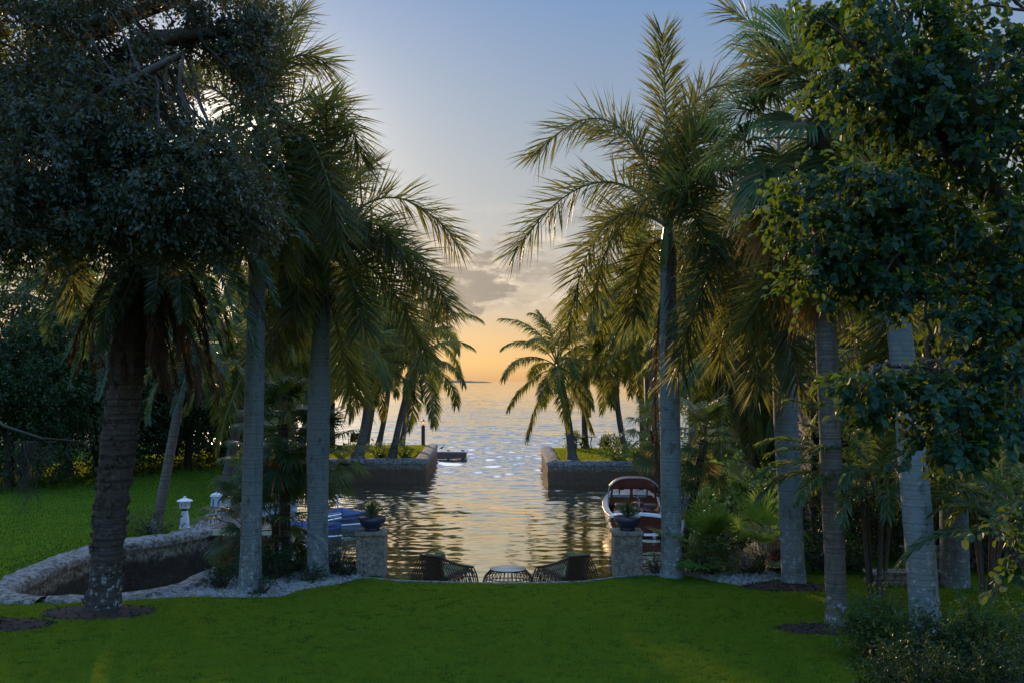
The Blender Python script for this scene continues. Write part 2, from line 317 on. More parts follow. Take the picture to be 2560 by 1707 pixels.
# ------------------------------------------------------------------ mesh helpers
class MB:
    """collects vertices and faces of one mesh"""
    def __init__(s): s.V = []; s.F = []; s.R = []; s.Mi = []; s.n = 0
    def add(s, V, Fs, rnd=None, mi=0):
        V = np.asarray(V, float).reshape(-1, 3)
        Fs = Fs if isinstance(Fs, list) else [Fs]
        for Fa in Fs:
            Fa = np.asarray(Fa, int)
            if Fa.size == 0: continue
            s.F.append(Fa+s.n)
            r = np.full(len(Fa), .5) if rnd is None else (np.full(len(Fa), rnd) if np.isscalar(rnd) else np.asarray(rnd)[:len(Fa)])
            s.R.append(r); s.Mi.append(np.full(len(Fa), mi, int))
        s.V.append(V); s.n += len(V)
    def box(s, c, size, mi=0, rot=None):
        x, y, z = [a/2 for a in size]
        V = np.array([(-x,-y,-z),(x,-y,-z),(x,y,-z),(-x,y,-z),(-x,-y,z),(x,-y,z),(x,y,z),(-x,y,z)])
        if rot is not None: V = V@np.array(rot).T
        s.add(V+np.array(c), np.array([(0,3,2,1),(4,5,6,7),(0,1,5,4),(1,2,6,5),(2,3,7,6),(3,0,4,7)]), mi=mi)
    def tube(s, P, r, sides=8, mi=0, cap=True, rnd=.5):
        P = np.asarray(P, float); n = len(P)
        r = np.broadcast_to(np.asarray(r, float), (n,))
        T = np.gradient(P, axis=0); T /= np.linalg.norm(T, axis=1)[:, None]+1e-9
        ref = np.array((0, 0, 1.)) if abs(T[:, 2]).mean() < .8 else np.array((0, 1., 0))
        A = np.cross(T, ref); A /= np.linalg.norm(A, axis=1)[:, None]+1e-9
        B = np.cross(T, A)
        th = np.linspace(0, 2*np.pi, sides, endpoint=False)
        V = P[:, None]+r[:, None, None]*(np.cos(th)[None, :, None]*A[:, None]+np.sin(th)[None, :, None]*B[:, None])
        i = np.arange(n-1)[:, None]*sides; j = np.arange(sides)[None]; k = (j+1) % sides
        Fq = np.stack([i+j, i+k, i+sides+k, i+sides+j], -1).reshape(-1, 4)
        V = V.reshape(-1, 3); Fs = [Fq]
        if cap:
            V = np.vstack([V, P[0], P[-1]]); a = n*sides
            Fs += [np.stack([np.full(sides, a), j[0], k[0]], -1), np.stack([np.full(sides, a+1), (n-1)*sides+k[0], (n-1)*sides+j[0]], -1)]
        s.add(V, Fs, rnd, mi)
    def lathe(s, prof, c=(0, 0, 0), sides=24, mi=0, square=False):
        prof = np.asarray(prof, float)
        th = np.linspace(0, 2*np.pi, sides, endpoint=False)+(np.pi/4 if square else 0)
        V = np.stack([prof[:, None, 0]*np.cos(th), prof[:, None, 0]*np.sin(th), np.repeat(prof[:, 1:2], sides, 1)], -1).reshape(-1, 3)+np.array(c)
        n = len(prof); i = np.arange(n-1)[:, None]*sides; j = np.arange(sides)[None]; k = (j+1) % sides
        s.add(V, np.stack([i+j, i+k, i+sides+k, i+sides+j], -1).reshape(-1, 4), mi=mi)
    def build(s, name, mats, parent=None, smooth=False, loc=None):
        V = np.concatenate(s.V) if s.V else np.zeros((0, 3))
        me = bpy.data.meshes.new(name)
        nf = sum(len(a) for a in s.F)
        cnt = np.concatenate([np.full(len(a), a.shape[1]) for a in s.F])
        idx = np.concatenate([a.ravel() for a in s.F])
        me.vertices.add(len(V)); me.vertices.foreach_set('co', V.astype(np.float32).ravel())
        me.loops.add(len(idx)); me.loops.foreach_set('vertex_index', idx.astype(np.int32))
        me.polygons.add(nf)
        st = np.concatenate([[0], np.cumsum(cnt)[:-1]])
        me.polygons.foreach_set('loop_start', st.astype(np.int32))
        me.polygons.foreach_set('material_index', np.concatenate(s.Mi).astype(np.int32))
        me.polygons.foreach_set('use_smooth', np.full(nf, bool(smooth)))
        me.update(calc_edges=True)
        a = me.attributes.new('rnd', 'FLOAT', 'FACE'); a.data.foreach_set('value', np.concatenate(s.R).astype(np.float32))
        for m in (mats if isinstance(mats, (list, tuple)) else [mats]): me.materials.append(m)
        o = bpy.data.objects.new(name, me); COL.objects.link(o)
        if parent is not None: o.parent = parent
        if loc is not None: o.location = loc
        return o
def tag(o, label=None, cat=None, group=None, kind=None):
    if label: o['label'] = label
    if cat: o['category'] = cat
    if group: o['group'] = group
    if kind: o['kind'] = kind
    return o
def thing(name, label, cat, loc=(0, 0, 0), rz=0.0, group=None):
    o = bpy.data.objects.new(name, None); COL.objects.link(o); o.empty_display_size = .3
    o.location = loc; o.rotation_euler = (0, 0, rz)
    return tag(o, label, cat, group)
def inst(src, parent, loc=(0, 0, 0), rot=(0, 0, 0), sc=1.0):
    o = src.copy(); COL.objects.link(o); o.parent = parent
    o.location = loc; o.rotation_euler = rot; o.scale = (sc,)*3
    return o
def unit(a): return a/(np.linalg.norm(a, axis=-1, keepdims=True)+1e-9)
def bez(P0, P1, P2, n=22):
    t = np.linspace(0, 1, n)[:, None]
    return (1-t)**2*np.asarray(P0)+2*t*(1-t)*np.asarray(P1)+t*t*np.asarray(P2)
def poly(me_name, pts, z0, z1, mats, top_only=False):
    """extruded polygon (top z1, bottom z0)"""
    from mathutils.geometry import tessellate_polygon
    n = len(pts); mb = MB()
    tri = np.array(tessellate_polygon([[Vector((p[0], p[1], 0)) for p in pts]]))
    V = np.array([(p[0], p[1], z1) for p in pts])
    a, b, c = V[tri[:, 0]], V[tri[:, 1]], V[tri[:, 2]]
    flip = np.cross(b-a, c-a)[:, 2] < 0
    tri[flip] = tri[flip][:, ::-1]
    mb.add(V, tri)
    if not top_only:
        Vs = np.array([(p[0], p[1], z) for z in (z1, z0) for p in pts])
        i = np.arange(n); j = (i+1) % n
        area = sum(pts[k][0]*pts[(k+1) % n][1]-pts[(k+1) % n][0]*pts[k][1] for k in range(n))
        q = np.stack([i, i+n, j+n, j], -1)
        mb.add(Vs, q if area > 0 else q[:, ::-1], mi=1 if isinstance(mats, list) and len(mats) > 1 else 0)
    return mb.build(me_name, mats)
def inside(P, pts):
    x, y = P[:, 0], P[:, 1]; r = np.zeros(len(P), bool); n = len(pts)
    for i in range(n):
        x1, y1 = pts[i][:2]; x2, y2 = pts[(i+1) % n][:2]
        c = ((y1 > y) != (y2 > y)) & (x < (x2-x1)*(y-y1)/((y2-y1) or 1e-9)+x1)
        r ^= c
    return r

# ------------------------------------------------------------------ foliage helpers
def leaf_cards(mb, P, Dv, Nv, L, W, oval=False, fold=.12, rnd=None, mi=0):
    n = len(P); Dv = unit(Dv); Sd = unit(np.cross(Dv, Nv)); Nn = np.cross(Sd, Dv)
    L = np.broadcast_to(L, (n,))[:, None]; W = np.broadcast_to(W, (n,))[:, None]
    rnd = rng.random(n) if rnd is None else rnd
    if not oval:
        m = P+Dv*L*.5
        V = np.stack([P, m+Sd*W*.5+Nn*W*fold, P+Dv*L, m-Sd*W*.5+Nn*W*fold], 1).reshape(-1, 3)
        b = np.arange(n)[:, None]*4
        mb.add(V, b+np.array([[0, 1, 2, 3]]), rnd, mi)
    else:
        a, c = P+Dv*L*.28, P+Dv*L*.72
        up = Nn*W*fold*1.5
        V = np.stack([P, a+Sd*W*.48+up, c+Sd*W*.42+up, P+Dv*L, c-Sd*W*.42+up, a-Sd*W*.48+up], 1).reshape(-1, 3)
        b = np.arange(n)[:, None]*6
        mb.add(V, [b+np.array([[0, 1, 2, 3]]), b+np.array([[0, 3, 4, 5]])], rnd, mi)
def randdir(n): return unit(rng.normal(size=(n, 3)))
def crown(mb, blobs, per, rc, L, W, oval=False, droop=.3, out_bias=.8, shell=.45, flat=.0):
    """leaf clumps in ellipsoids: blobs = (centre, radii, clusters)"""
    cents = []
    for c, r, k in blobs:
        d = randdir(k); s = (shell+(1-shell)*rng.random(k)**.6)[:, None]
        cents.append(np.asarray(c)+d*s*np.asarray(r)*(1+.18*rng.normal(size=(k, 1))))
        cc = cents[-1]; k2 = np.repeat(np.arange(k), per)
        nt = max(2, int(round(per/11)))                       # twigs in a clump
        td = unit(d[:, None, :]*out_bias+rng.normal(size=(k, nt, 3))*.75-np.array((0, 0, droop)))
        ti = np.tile(np.arange(per) % nt, k); t = rng.random(k*per)
        tdir = td[k2, ti]; tl = rc*(1.3+1.6*rng.random((k, nt)))[k2, ti]
        P = cc[k2]+tdir*(tl*t)[:, None]-np.array((0, 0, 1.0))*(droop*.5*tl*t*t)[:, None]+rng.normal(size=(k*per, 3))*rc*.13
        o = unit(tdir*.8+unit(rng.normal(size=(k*per, 3)))*.8-np.array((0, 0, droop)))
        N = unit(np.array((0, 0, 1.0))*(.5+flat)+randdir(k*per)*(1-flat)*.8+d[k2]*.4)
        tone = np.clip(rng.random(k)[k2]*.55+rng.random(k*per)*.45, 0, 1)
        leaf_cards(mb, P, o, N, L*(.7+.6*rng.random(k*per)), W*(.7+.6*rng.random(k*per)), oval, rnd=tone)
    return np.concatenate(cents)
def limb(mb, a, b, r0, r1, sag=.0, wob=.15, n=10, sides=7):
    a, b = np.asarray(a, float), np.asarray(b, float); L = np.linalg.norm(b-a)
    P = a+(b-a)*np.linspace(0, 1, n)[:, None]
    w_ = rng.normal(size=(n, 3)).cumsum(0)*wob*L/n; w_ -= np.linspace(0, 1, n)[:, None]*w_[-1]
    P += w_; P[:, 2] += sag*np.sin(np.linspace(0, np.pi, n))
    mb.tube(P, np.linspace(r0, r1, n), sides); return P

def frond(C, nl, LL, LW, a0=62, a1=28, plume=(0,), pj=10, droop=.15, pet=.12, rr=.035, taper=.45, gaps=0.0):
    """a feather leaf along the curve C; returns a mesh builder (slot 0 leaflets, slot 1 midrib)"""
    mb = MB(); C = np.asarray(C, float)
    seg = np.linalg.norm(np.diff(C, axis=0), axis=1); s = np.concatenate([[0], np.cumsum(seg)]); s /= s[-1]
    T = unit(np.gradient(C, axis=0))
    Sd = np.cross(T, np.array((0, 0, 1.0)))
    bad = np.linalg.norm(Sd, axis=1) < .12
    if bad.any() and not bad.all():
        for i in np.where(bad)[0]:
            j = np.where(~bad)[0]; Sd[i] = Sd[j[np.argmin(abs(j-i))]]
    elif bad.all(): Sd[:] = (1, 0, 0)
    Sd = unit(Sd); Nn = unit(np.cross(Sd, T))
    for side in (-1, 1):
        t = np.linspace(pet, .995, nl)+rng.normal(size=nl)*.003
        if gaps: t = t[rng.random(nl) > gaps]
        n = len(t); t = np.clip(t, pet, 1)
        f = lambda A: np.stack([np.interp(t, s, A[:, k]) for k in range(3)], -1)
        p, tt, ss, nn = f(C), unit(f(T)), unit(f(Sd)), unit(f(Nn))
        u = (t-pet)/(1-pet)
        prof = np.minimum(1, .45+2.2*u)*(1-(1-taper)*np.clip((u-.45)/.55, 0, 1)**1.3)
        L = LL*prof*(.85+.3*rng.random(n))
        ang = np.radians(a0+(a1-a0)*u**1.2+rng.normal(size=n)*5)
        be = np.radians(np.asarray(plume)[rng.integers(0, len(plume), n)]+rng.normal(size=n)*pj)
        d = np.cos(ang)[:, None]*tt+np.sin(ang)[:, None]*(side*np.cos(be)[:, None]*ss+np.sin(be)[:, None]*nn)
        Z = np.array((0, 0, 1.0)); dr = (droop*(.6+.8*rng.random(n)))[:, None]
        m = p+(d-Z*dr*.25)*L[:, None]*.5
        d2 = unit(d-Z*dr*2.0); tip = m+d2*L[:, None]*.5
        wv = unit(np.cross(d, nn+.5*rng.normal(size=(n, 3))))*LW*(.8+.4*rng.random(n))[:, None]
        V = np.stack([p-wv*.3, p+wv*.3, m+wv*.5, m-wv*.5, tip], 1).reshape(-1, 3)
        b = np.arange(n)[:, None]*5; r = rng.random(n)
        mb.add(V, [b+np.array([[0, 1, 2, 3]]), b+np.array([[3, 2, 4]])], r)
    mb.tube(C, np.linspace(rr, rr*.15, len(C)), 5, mi=1, cap=False)
    return mb
def arc(L, e0, bend, n=22, pw=1.4, side=0.0):
    """a midrib leaving the crown at e0 degrees above level and bowing by `bend` degrees"""
    t = np.linspace(0, 1, n); a = np.radians(e0-bend*t**pw)
    x = np.concatenate([[0], np.cumsum(np.cos(a[:-1]))])*L/(n-1); z = np.concatenate([[0], np.cumsum(np.sin(a[:-1]))])*L/(n-1)
    return np.stack([x, side*L*t**2, z], -1)
def fanleaf(pl, rad, nseg=34, spread=125, pitch=-20, tipdroop=.35, sw=.05, split=.45, e0=35, prr=.014):
    """a fan leaf: stalk of length pl leaving at e0 degrees, then a pleated fan"""
    mb = MB(); C = arc(pl, e0, 25, 10)
    hub = C[-1]; a = np.radians(e0-25+pitch)
    T = np.array((math.cos(a), 0, math.sin(a))); Sd = np.array((0, 1.0, 0)); Nn = np.cross(T, Sd)
    th = np.radians(np.linspace(-spread, spread, nseg)+rng.normal(size=nseg)*1.5)
    d = unit(np.cos(th)[:, None]*T+np.sin(th)[:, None]*Sd+(.12+.1*rng.random(nseg))[:, None]*Nn)
    L = rad*(.72+.28*np.cos(th*.62))*(.9+.2*rng.random(nseg)); Z = np.array((0, 0, 1.0))
    sidev = unit(np.cross(d, Nn)); L_ = L[:, None]
    w1 = (np.radians(2*spread/nseg)*L*split*.62)[:, None]; w1 = np.minimum(w1, sw)
    m1 = hub+d*L_*split; m2 = m1+unit(d-Z*tipdroop*.5)*L_*(.75-split); tip = m2+unit(d-Z*tipdroop*2.2)*L_*.30
    V = np.stack([np.repeat(hub[None], nseg, 0), m1+sidev*w1, m1-sidev*w1, m2+sidev*w1*.75, m2-sidev*w1*.75, tip], 1)
    V[:, 1] += Nn*.012; V = V.reshape(-1, 3); b = np.arange(nseg)[:, None]*6; r = rng.random(nseg)
    mb.add(V, [b+np.array([[0, 1, 2]]), b+np.array([[2, 1, 3, 4]]), b+np.array([[4, 3, 5]])], r)
    mb.tube(C, np.linspace(prr*1.6, prr, 10), 5, mi=1, cap=False)
    return mb
LIB = []
def stash(mb, name, mats):
    """keep one mesh of a kind; every use is a copy"""
    o = mb.build(name, mats); COL.objects.unlink(o); LIB.append(o); return o
# ------------------------------------------------------------------ terrain
COAST = [(-6.0, 78.3), (-5.54, 63.2), (-13.4, 63.0), (-12.8, 55), (-11.8, 45), (-10.7, 36.6), (-10.2, 33.6), (-10.9, 31.8), (-12.1, 30.4),
         (-12.4, 28), (-12.35, 25.6), (-12.15, 23.9), (-11.6, 23.0), (-10.6, 22.85), (-9.07, 23.1), (-8.15, 23.9), (-8.0, 25.4), (-7.9, 26.3),
         (-7.0, 27.2), (-6.3, 27.3), (-5.2, 26.9), (-4.1, 26.6), (-3.35, 26.45)]
COAST_R = [(3.25, 26.45), (4.2, 26.7), (5.3, 26.3), (6.9, 26.3), (7.5, 27.6), (7.7, 30), (8.3, 36), (8.1, 44), (8.6, 55), (9.2, 61.3), (2.33, 61.5), (2.33, 75.0)]
EDGE_PX = [(-60, 1490), (0, 1503), (140, 1508), (300, 1502), (480, 1491), (600, 1494), (700, 1492), (760, 1473), (850, 1459), (905, 1444), (1000, 1453), (1150, 1458),
           (1280, 1459.5), (1450, 1456), (1560, 1442), (1640, 1438), (1720, 1440), (1780, 1452), (1850, 1464), (1900, 1456), (1960, 1446), (2060, 1440)]
EDGE = [tuple(px(u, v, EYE*F/(v-V0))[:2]) for u, v in EDGE_PX]
ex = np.array([e[0] for e in EDGE]); ey = np.array([e[1] for e in EDGE])
def edge_y(x): return float(np.interp(x, ex, ey))
notch = [e for e in EDGE if -3.3 < e[0] < 3.2]
land = [(-400, 78.3)]+COAST+[(-3.34, edge_y(-3.34))]+notch+[(3.24, edge_y(3.24))]+COAST_R+[(400, 75.0), (400, -60), (-400, -60)]
ground = poly('ground', land, -2.8, 0.0, [M['lawn'], M['coral_face']]); tag(ground, kind='structure')
# water to the horizon
def sea_mesh():
    """wind waves as real relief: fine near the shore, coarser further out, flat aprons beyond"""
    ys = [22.0]
    while ys[-1] < 6000: ys.append(ys[-1]*1.0026+.02)
    ys = np.array(ys); nx = 540; n = len(ys); dy = np.gradient(ys)
    q = np.linspace(-1, 1, nx)
    X = q[None]*(ys[:, None]*.66+9); Y = np.repeat(ys[:, None], nx, 1); Z = np.zeros_like(X)
    r = np.random.default_rng(5); k = 64
    lam = np.exp(np.linspace(math.log(.28), math.log(6.0), k)); th = r.normal(size=k)*.62+.25; ph = r.random(k)*6.283
    mod = .75+.5*np.sin(X*.11+1.3*np.sin(Y*.07))*np.sin(Y*.13+X*.03)
    ramp = np.clip((Y-38)/44, 0, 1); ramp = ramp*ramp*(3-2*ramp)
    for i in range(k):
        kx, ky = 2*np.pi/lam[i]*math.sin(th[i]), 2*np.pi/lam[i]*math.cos(th[i])
        dx = X[:, 1:2]-X[:, :1]
        f = np.exp(-(2.4*np.maximum(dy[:, None], dx)/lam[i])**2)
        open_ = .040*(1.15 if lam[i] < 1.8 else .38); calm = .014 if lam[i] < 1.2 else .005
        sl = (calm*mod+(open_*(.7+.3*mod)-calm)*ramp)
        Z += f*sl*lam[i]/(2*np.pi)*np.sin(kx*X+ky*Y+ph[i])*1.4
    V = np.stack([X, Y, Z-1.4], -1).reshape(-1, 3)
    i = np.arange(n-1)[:, None]*nx; j = np.arange(nx-1)[None]
    mb = MB(); mb.add(V, np.stack([i+j, i+j+1, i+nx+j+1, i+nx+j], -1).reshape(-1, 4))
    y1 = ys[-1]; w0, w1 = 22*.66+9, y1*.66+9
    mb.add([(-w0, 22, -1.4), (-w1, y1, -1.4), (-14000, y1, -1.4), (-14000, -100, -1.4), (w0, 22, -1.4), (w1, y1, -1.4), (14000, y1, -1.4), (14000, -100, -1.4), (-14000, 20000, -1.4), (14000, 20000, -1.4)],
           [np.array([(0, 1, 2, 3), (4, 7, 6, 5), (0, 3, 7, 4), (2, 6, 9, 8)])])
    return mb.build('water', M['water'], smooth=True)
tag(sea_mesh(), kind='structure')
bed = MB(); bed.add([(-450, -90, -3.2), (450, -90, -3.2), (450, 400, -3.2), (-450, 400, -3.2)], np.array([[0, 1, 2, 3]]))
tag(bed.build('seabed', M['soil']), kind='structure')
# gravel strips between lawn and sea wall
gl = [(-12.1, 23.4)]+[e for e in EDGE if -11.6 < e[0] < -3.0]+[c for c in COAST[::-1] if -11.7 < c[0] and c[1] < 28]+[(-11.6, 23.05), (-12.1, 23.7)]
gravel_left = poly('gravel_strip', gl, 0, .008, M['gravel'], True); tag(gravel_left, kind='structure')
gr = [(3.26, edge_y(3.26))]+[e for e in EDGE if 3.3 < e[0] < 7.2]+[(6.85, 26.25), (5.3, 26.25), (4.2, 26.6), (3.26, 26.4)]
gravel_right = poly('gravel_strip', gr, 0, .008, M['gravel'], True); tag(gravel_right, kind='structure')
patio = poly('patio', [(-3.33, 26.4), (3.23, 26.4)]+[(3.23, edge_y(3.2)+.01)]+[(e[0], e[1]+.01) for e in notch[::-1]]+[(-3.33, edge_y(-3.33)+.01)], -2.7, -.36, M['gravel'])
tag(patio, kind='structure')
kb = MB()
kx = np.linspace(-4.0, 3.6, 60)
for a, b in zip(kx[:-1], kx[1:]):
    ya, yb = edge_y(a), edge_y(b)
    kb.add([(a, ya-.02, 0), (b, yb-.02, 0), (b, yb+.10, 0), (a, ya+.10, 0), (a, ya-.02, .03), (b, yb-.02, .03), (b, yb+.10, .03), (a, ya+.10, .03)],
           np.array([(4, 5, 6, 7), (0, 1, 5, 4), (2, 3, 7, 6)]))
tag(kb.build('lawn_edging', M['coral']), 'thin grey stone edging curving round the lawn in front of the lounge chairs', 'edging')
# far path on the right
pa = [px(1800, 1158, 60)[:2], px(1850, 1163, 58)[:2], px(1960, 1205, 48)[:2], px(2000, 1225, 46)[:2], px(2000, 1205, 48)[:2], px(1880, 1150, 60)[:2], px(1830, 1140, 64)[:2]]
tag(poly('path', [(13.2, 61), (14.6, 60), (14.0, 48), (13.0, 40), (11.4, 40.4), (11.6, 48)], 0, .012, M['path'], True), kind='structure')

def seawall(name, label, line, inward, facemat, capw=.62, caph=.14, jit=.06):
    t = thing(name, label, 'sea wall')
    P = np.array(line, float); seg = np.linalg.norm(np.diff(P, axis=0), axis=1); s = np.concatenate([[0], np.cumsum(seg)])
    n = max(8, int(s[-1]/.22)); q = np.linspace(0, s[-1], n)
    C = np.stack([np.interp(q, s, P[:, 0]), np.interp(q, s, P[:, 1])], -1)
    k = 0 if 'point' in label and 'shore' not in label else 3
    Cs = C.copy()
    for _ in range(k): Cs[1:-1] = .5*Cs[1:-1]+.25*(Cs[:-2]+Cs[2:])
    T = unit(np.gradient(Cs, axis=0)); Nm = np.stack([-T[:, 1], T[:, 0]], -1)*inward
    zs = np.linspace(-2.6, -.02, 16)
    def nz(x, y, z, f): return noise.noise(Vector((x*f, y*f, z*f)))
    V = []
    for i in range(n):
        for z in zs:
            x, y = Cs[i]-Nm[i]*(.11 if k == 0 else .06); o = nz(x, y, z, 2.2)*jit+nz(x, y, z, 6)*jit*.6
            V.append((x-Nm[i, 0]*o, y-Nm[i, 1]*o, z))
    m = len(zs); i = np.arange(n-1)[:, None]*m; j = np.arange(m-1)[None]
    Fq = np.stack([i+j, i+m+j, i+m+j+1, i+j+1], -1).reshape(-1, 4)
    mb = MB(); mb.add(V, Fq if inward > 0 else Fq[:, ::-1]); mb.build('wall_face', facemat, t, smooth=True)
    mb = MB(); V = []; offs = [(-.17, -.18), (-.19, -.03), (-.10, .07), (.12, caph*.7), (capw*.55, caph*.75), (capw*.9, caph*.5), (capw, -.03)]
    for i in range(n):
        for (o, z) in offs:
            x, y = Cs[i]+Nm[i]*o; e = nz(x, y, z, 3.5)*.055+nz(x, y, z, 9)*.03
            V.append((x+Nm[i, 0]*e, y+Nm[i, 1]*e, z+(e if z > -.02 else 0)))
    m = len(offs); i = np.arange(n-1)[:, None]*m; j = np.arange(m-1)[None]
    Fq = np.stack([i+j, i+m+j, i+m+j+1, i+j+1], -1).reshape(-1, 4)
    mb.add(V, Fq if inward > 0 else Fq[:, ::-1]); mb.build('cap', M['coral'], t, smooth=True)
    return t
ci = COAST
seawall('seawall', 'pale coral rock sea wall curving round the dark inlet behind the date palm', ci[6:14], -1, M['coral_face'])
seawall('seawall', 'coral rock bank at the near edge of the inlet under the tall grey palms', ci[13:23], -1, M['coral_face'], capw=.5)
seawall('seawall', 'straight brown stained sea wall of the left point carrying the lamp post', [ci[0], ci[1], ci[2]], -1, M['pier_face'], capw=.7)
seawall('seawall', 'sea wall of the left shore running back from the boardwalk to the left point', [ci[2], ci[3], ci[4], ci[5], ci[6]], -1, M['pier_face'])
seawall('seawall', 'brown stained sea wall of the right point with one palm at its corner', [(12, 61.3)]+[COAST_R[10], COAST_R[11]], -1, M['pier_face'], capw=.7)
seawall('seawall', 'overgrown sea wall of the right shore behind the sea grape bush', COAST_R[3:10], -1, M['coral_face'])
# loose stones on the gravel
st = MB(); oc = np.array([(1,0,0),(-1,0,0),(0,1,0),(0,-1,0),(0,0,1),(0,0,-1)], float); of = np.array([(0,2,4),(2,1,4),(1,3,4),(3,0,4),(2,0,5),(1,2,5),(3,1,5),(0,3,5)])
for poly_, nn in ((gl, 5200), (gr, 1600)):
    a = np.array(poly_); lo, hi = a.min(0), a.max(0)
    Q = lo+(hi-lo)*rng.random((nn*3, 2)); Q = Q[inside(Q, poly_)][:nn]
    sz = .016+.035*rng.random(len(Q))**2
    V = (oc[None]*sz[:, None, None]*(1+.4*rng.normal(size=(len(Q), 6, 1)))*np.array((1, 1, .6))+np.concatenate([Q, np.full((len(Q), 1), .012)], 1)[:, None]).reshape(-1, 3)
    st.add(V, (np.arange(len(Q))[:, None, None]*6+of[None]).reshape(-1, 3))
tag(st.build('gravel', M['stone_chip']), kind='stuff')
# turf
HOLES = [(px(246, 1530, EYE*F/577)[:2], 1.2), (px(0, 1563, EYE*F/610)[:2], 1.05), (px(1965, 1468, EYE*F/514)[:2], 1.0), (px(2045, 1575, EYE*F/620)[:2], .78)]
GRID = rng.random((401, 401))
def vnoise(P, sc):
    q = P*sc % 400.0; i = np.floor(q).astype(int); f = q-i; f = f*f*(3-2*f); x, y = i[:, 0], i[:, 1]
    a = GRID[x, y]*(1-f[:, 0])+GRID[x+1, y]*f[:, 0]; b = GRID[x, y+1]*(1-f[:, 0])+GRID[x+1, y+1]*f[:, 0]
    return a*(1-f[:, 1])+b*f[:, 1]
def turf(n, pts, hmin, hmax, wd, mb):
    clump = .5*vnoise(pts+900, 6.0)+.3*vnoise(pts+700, 14.0)+.2*vnoise(pts+500, 1.7)
    keep = rng.random(len(pts)) < np.clip((clump-.12)*2.8, .40, 1); pts = pts[keep]; clump = clump[keep]
    V0_ = np.concatenate([pts, np.zeros((len(pts), 1))], 1)
    n = len(V0_); a = rng.random(n)*2*np.pi; h = (hmin+(hmax-hmin)*rng.random(n))*(.35+1.5*clump)
    sd = np.stack([np.cos(a), np.sin(a), np.zeros(n)], -1)*wd*.5
    tip = V0_+np.stack([rng.normal(size=n)*.45*h, rng.normal(size=n)*.45*h, h], -1)
    V = np.stack([V0_-sd, V0_+sd, tip], 1).reshape(-1, 3)
    mb.add(V, np.arange(n)[:, None]*3+np.array([[0, 1, 2]]), np.clip(rng.random(n)*.6+clump*.75-.17, 0, 1)*np.where(rng.random(n) < .985, .94, 1)+np.where(rng.random(n) < .02, .06, 0))
tb = MB()
nb = 900000
yy = 15.6+(26.5-15.6)*rng.random(nb)**1.15; xx = (rng.random(nb)*2-1)*(yy*.53+.4)
Q = np.stack([xx, yy], -1)
ok = (yy < np.interp(xx, ex, ey)+.03+.09*rng.normal(size=nb))
for c, r in HOLES: ok &= ((Q[:, 0]-c[0])**2+((Q[:, 1]-c[1])*1.8)**2) > (r*(1+.08*np.sin(7*np.arctan2(Q[:, 1]-c[1], Q[:, 0]-c[0]))))**2
turf(nb, Q[ok], .016, .046, .013, tb)
LL_ = [(-30, 24.0), (-12.9, 24.0), (-12.95, 28), (-12.7, 30.8), (-11.4, 32.2), (-10.8, 33.8), (-11.3, 36.8), (-12.4, 45), (-13.4, 56), (-14, 62), (-32, 62)]
Q = np.stack([-30+20*rng.random(150000), 22+40*rng.random(150000)**1.5], -1); turf(0, Q[inside(Q, LL_)], .03, .07, .03, tb)
for (x0, x1, y0, y1) in ((-24, -6.5, 64.0, 77.6), (3.1, 26, 62.3, 74.4)):
    Q = np.stack([x0+(x1-x0)*rng.random(45000), y0+(y1-y0)*rng.random(45000)], -1); turf(0, Q, .05, .12, .05, tb)
tag(tb.build('grass', M['blade']), 'short green mown turf', 'grass', kind='stuff')
del tb
fl_ = MB()
for c, r, n in ((HOLES[0][0], 2.6, 30), (HOLES[2][0], 2.6, 40), (HOLES[3][0], 2.4, 40), (np.array((-1.0, 20.5)), 6.5, 40)):
    th = rng.random(n)*6.283; q = r*np.sqrt(rng.random(n)); P = np.stack([c[0]+q*np.cos(th), c[1]+q*np.sin(th)*.6, np.full(n, .045)], -1)
    leaf_cards(fl_, P, randdir(n)*np.array((1, 1, .2)), np.array((0, 0, 1.0))+.5*randdir(n), .07*(.6+.8*rng.random(n)), .03, oval=True)
tag(fl_.build('leaves', M['deadtan']), 'dry fallen leaves scattered thinly over the lawn', 'leaves', kind='stuff')
# mulch rings
def mulch(label, c, r):
    mb = MB(); n = 44; V = [(0, 0, .13)]
    for k, (rr, z) in enumerate(((.3, .12), (.6, .085), (.85, .05), (1.0, .0))):
        for i in range(n):
            th = 2*math.pi*i/n; q = r*rr*(1+(.10*noise.noise(Vector((math.cos(th)*2+c[0], math.sin(th)*2, 3)))))
            V.append((q*math.cos(th), q*math.sin(th)/1.1, z+.02*random.random()*(k < 3)+.006))
    F_ = [(0, 1+i, 1+(i+1) % n) for i in range(n)]
    mb.add(V, np.array(F_)); b = []
    for k in range(3): b += [(1+k*n+i, 1+(k+1)*n+i, 1+(k+1)*n+(i+1) % n, 1+k*n+(i+1) % n) for i in range(n)]
    mb.F.append(np.array(b)); mb.R.append(np.full(len(b), .5)); mb.Mi.append(np.zeros(len(b), int))
    o = mb.build('mulch_bed', M['mulch'], smooth=True, loc=(c[0], c[1], 0)); o.scale = (1, .62, .5); tag(o, label, 'mulch bed', 'mulch beds round the palm trunks')
    ch = MB(); k = 900; th = rng.random(k)*6.283; q = r*np.sqrt(rng.random(k))*1.06
    P = np.stack([q*np.cos(th), q*np.sin(th)/1.1, .14-.13*(q/r)+.01], -1)
    leaf_cards(ch, P, randdir(k)*np.array((1, 1, .5)), np.array((0, 0, 1.))+.6*randdir(k), .13*(.5+rng.random(k)), .05)
    ch.build('wood_chips', M['mulch'], o)
mulch('oval dark mulch bed round the foot of the leaning date palm', HOLES[0][0], HOLES[0][1]*1.02)
mulch('dark mulch bed cut by the left edge of the photo', HOLES[1][0], HOLES[1][1]*1.02)
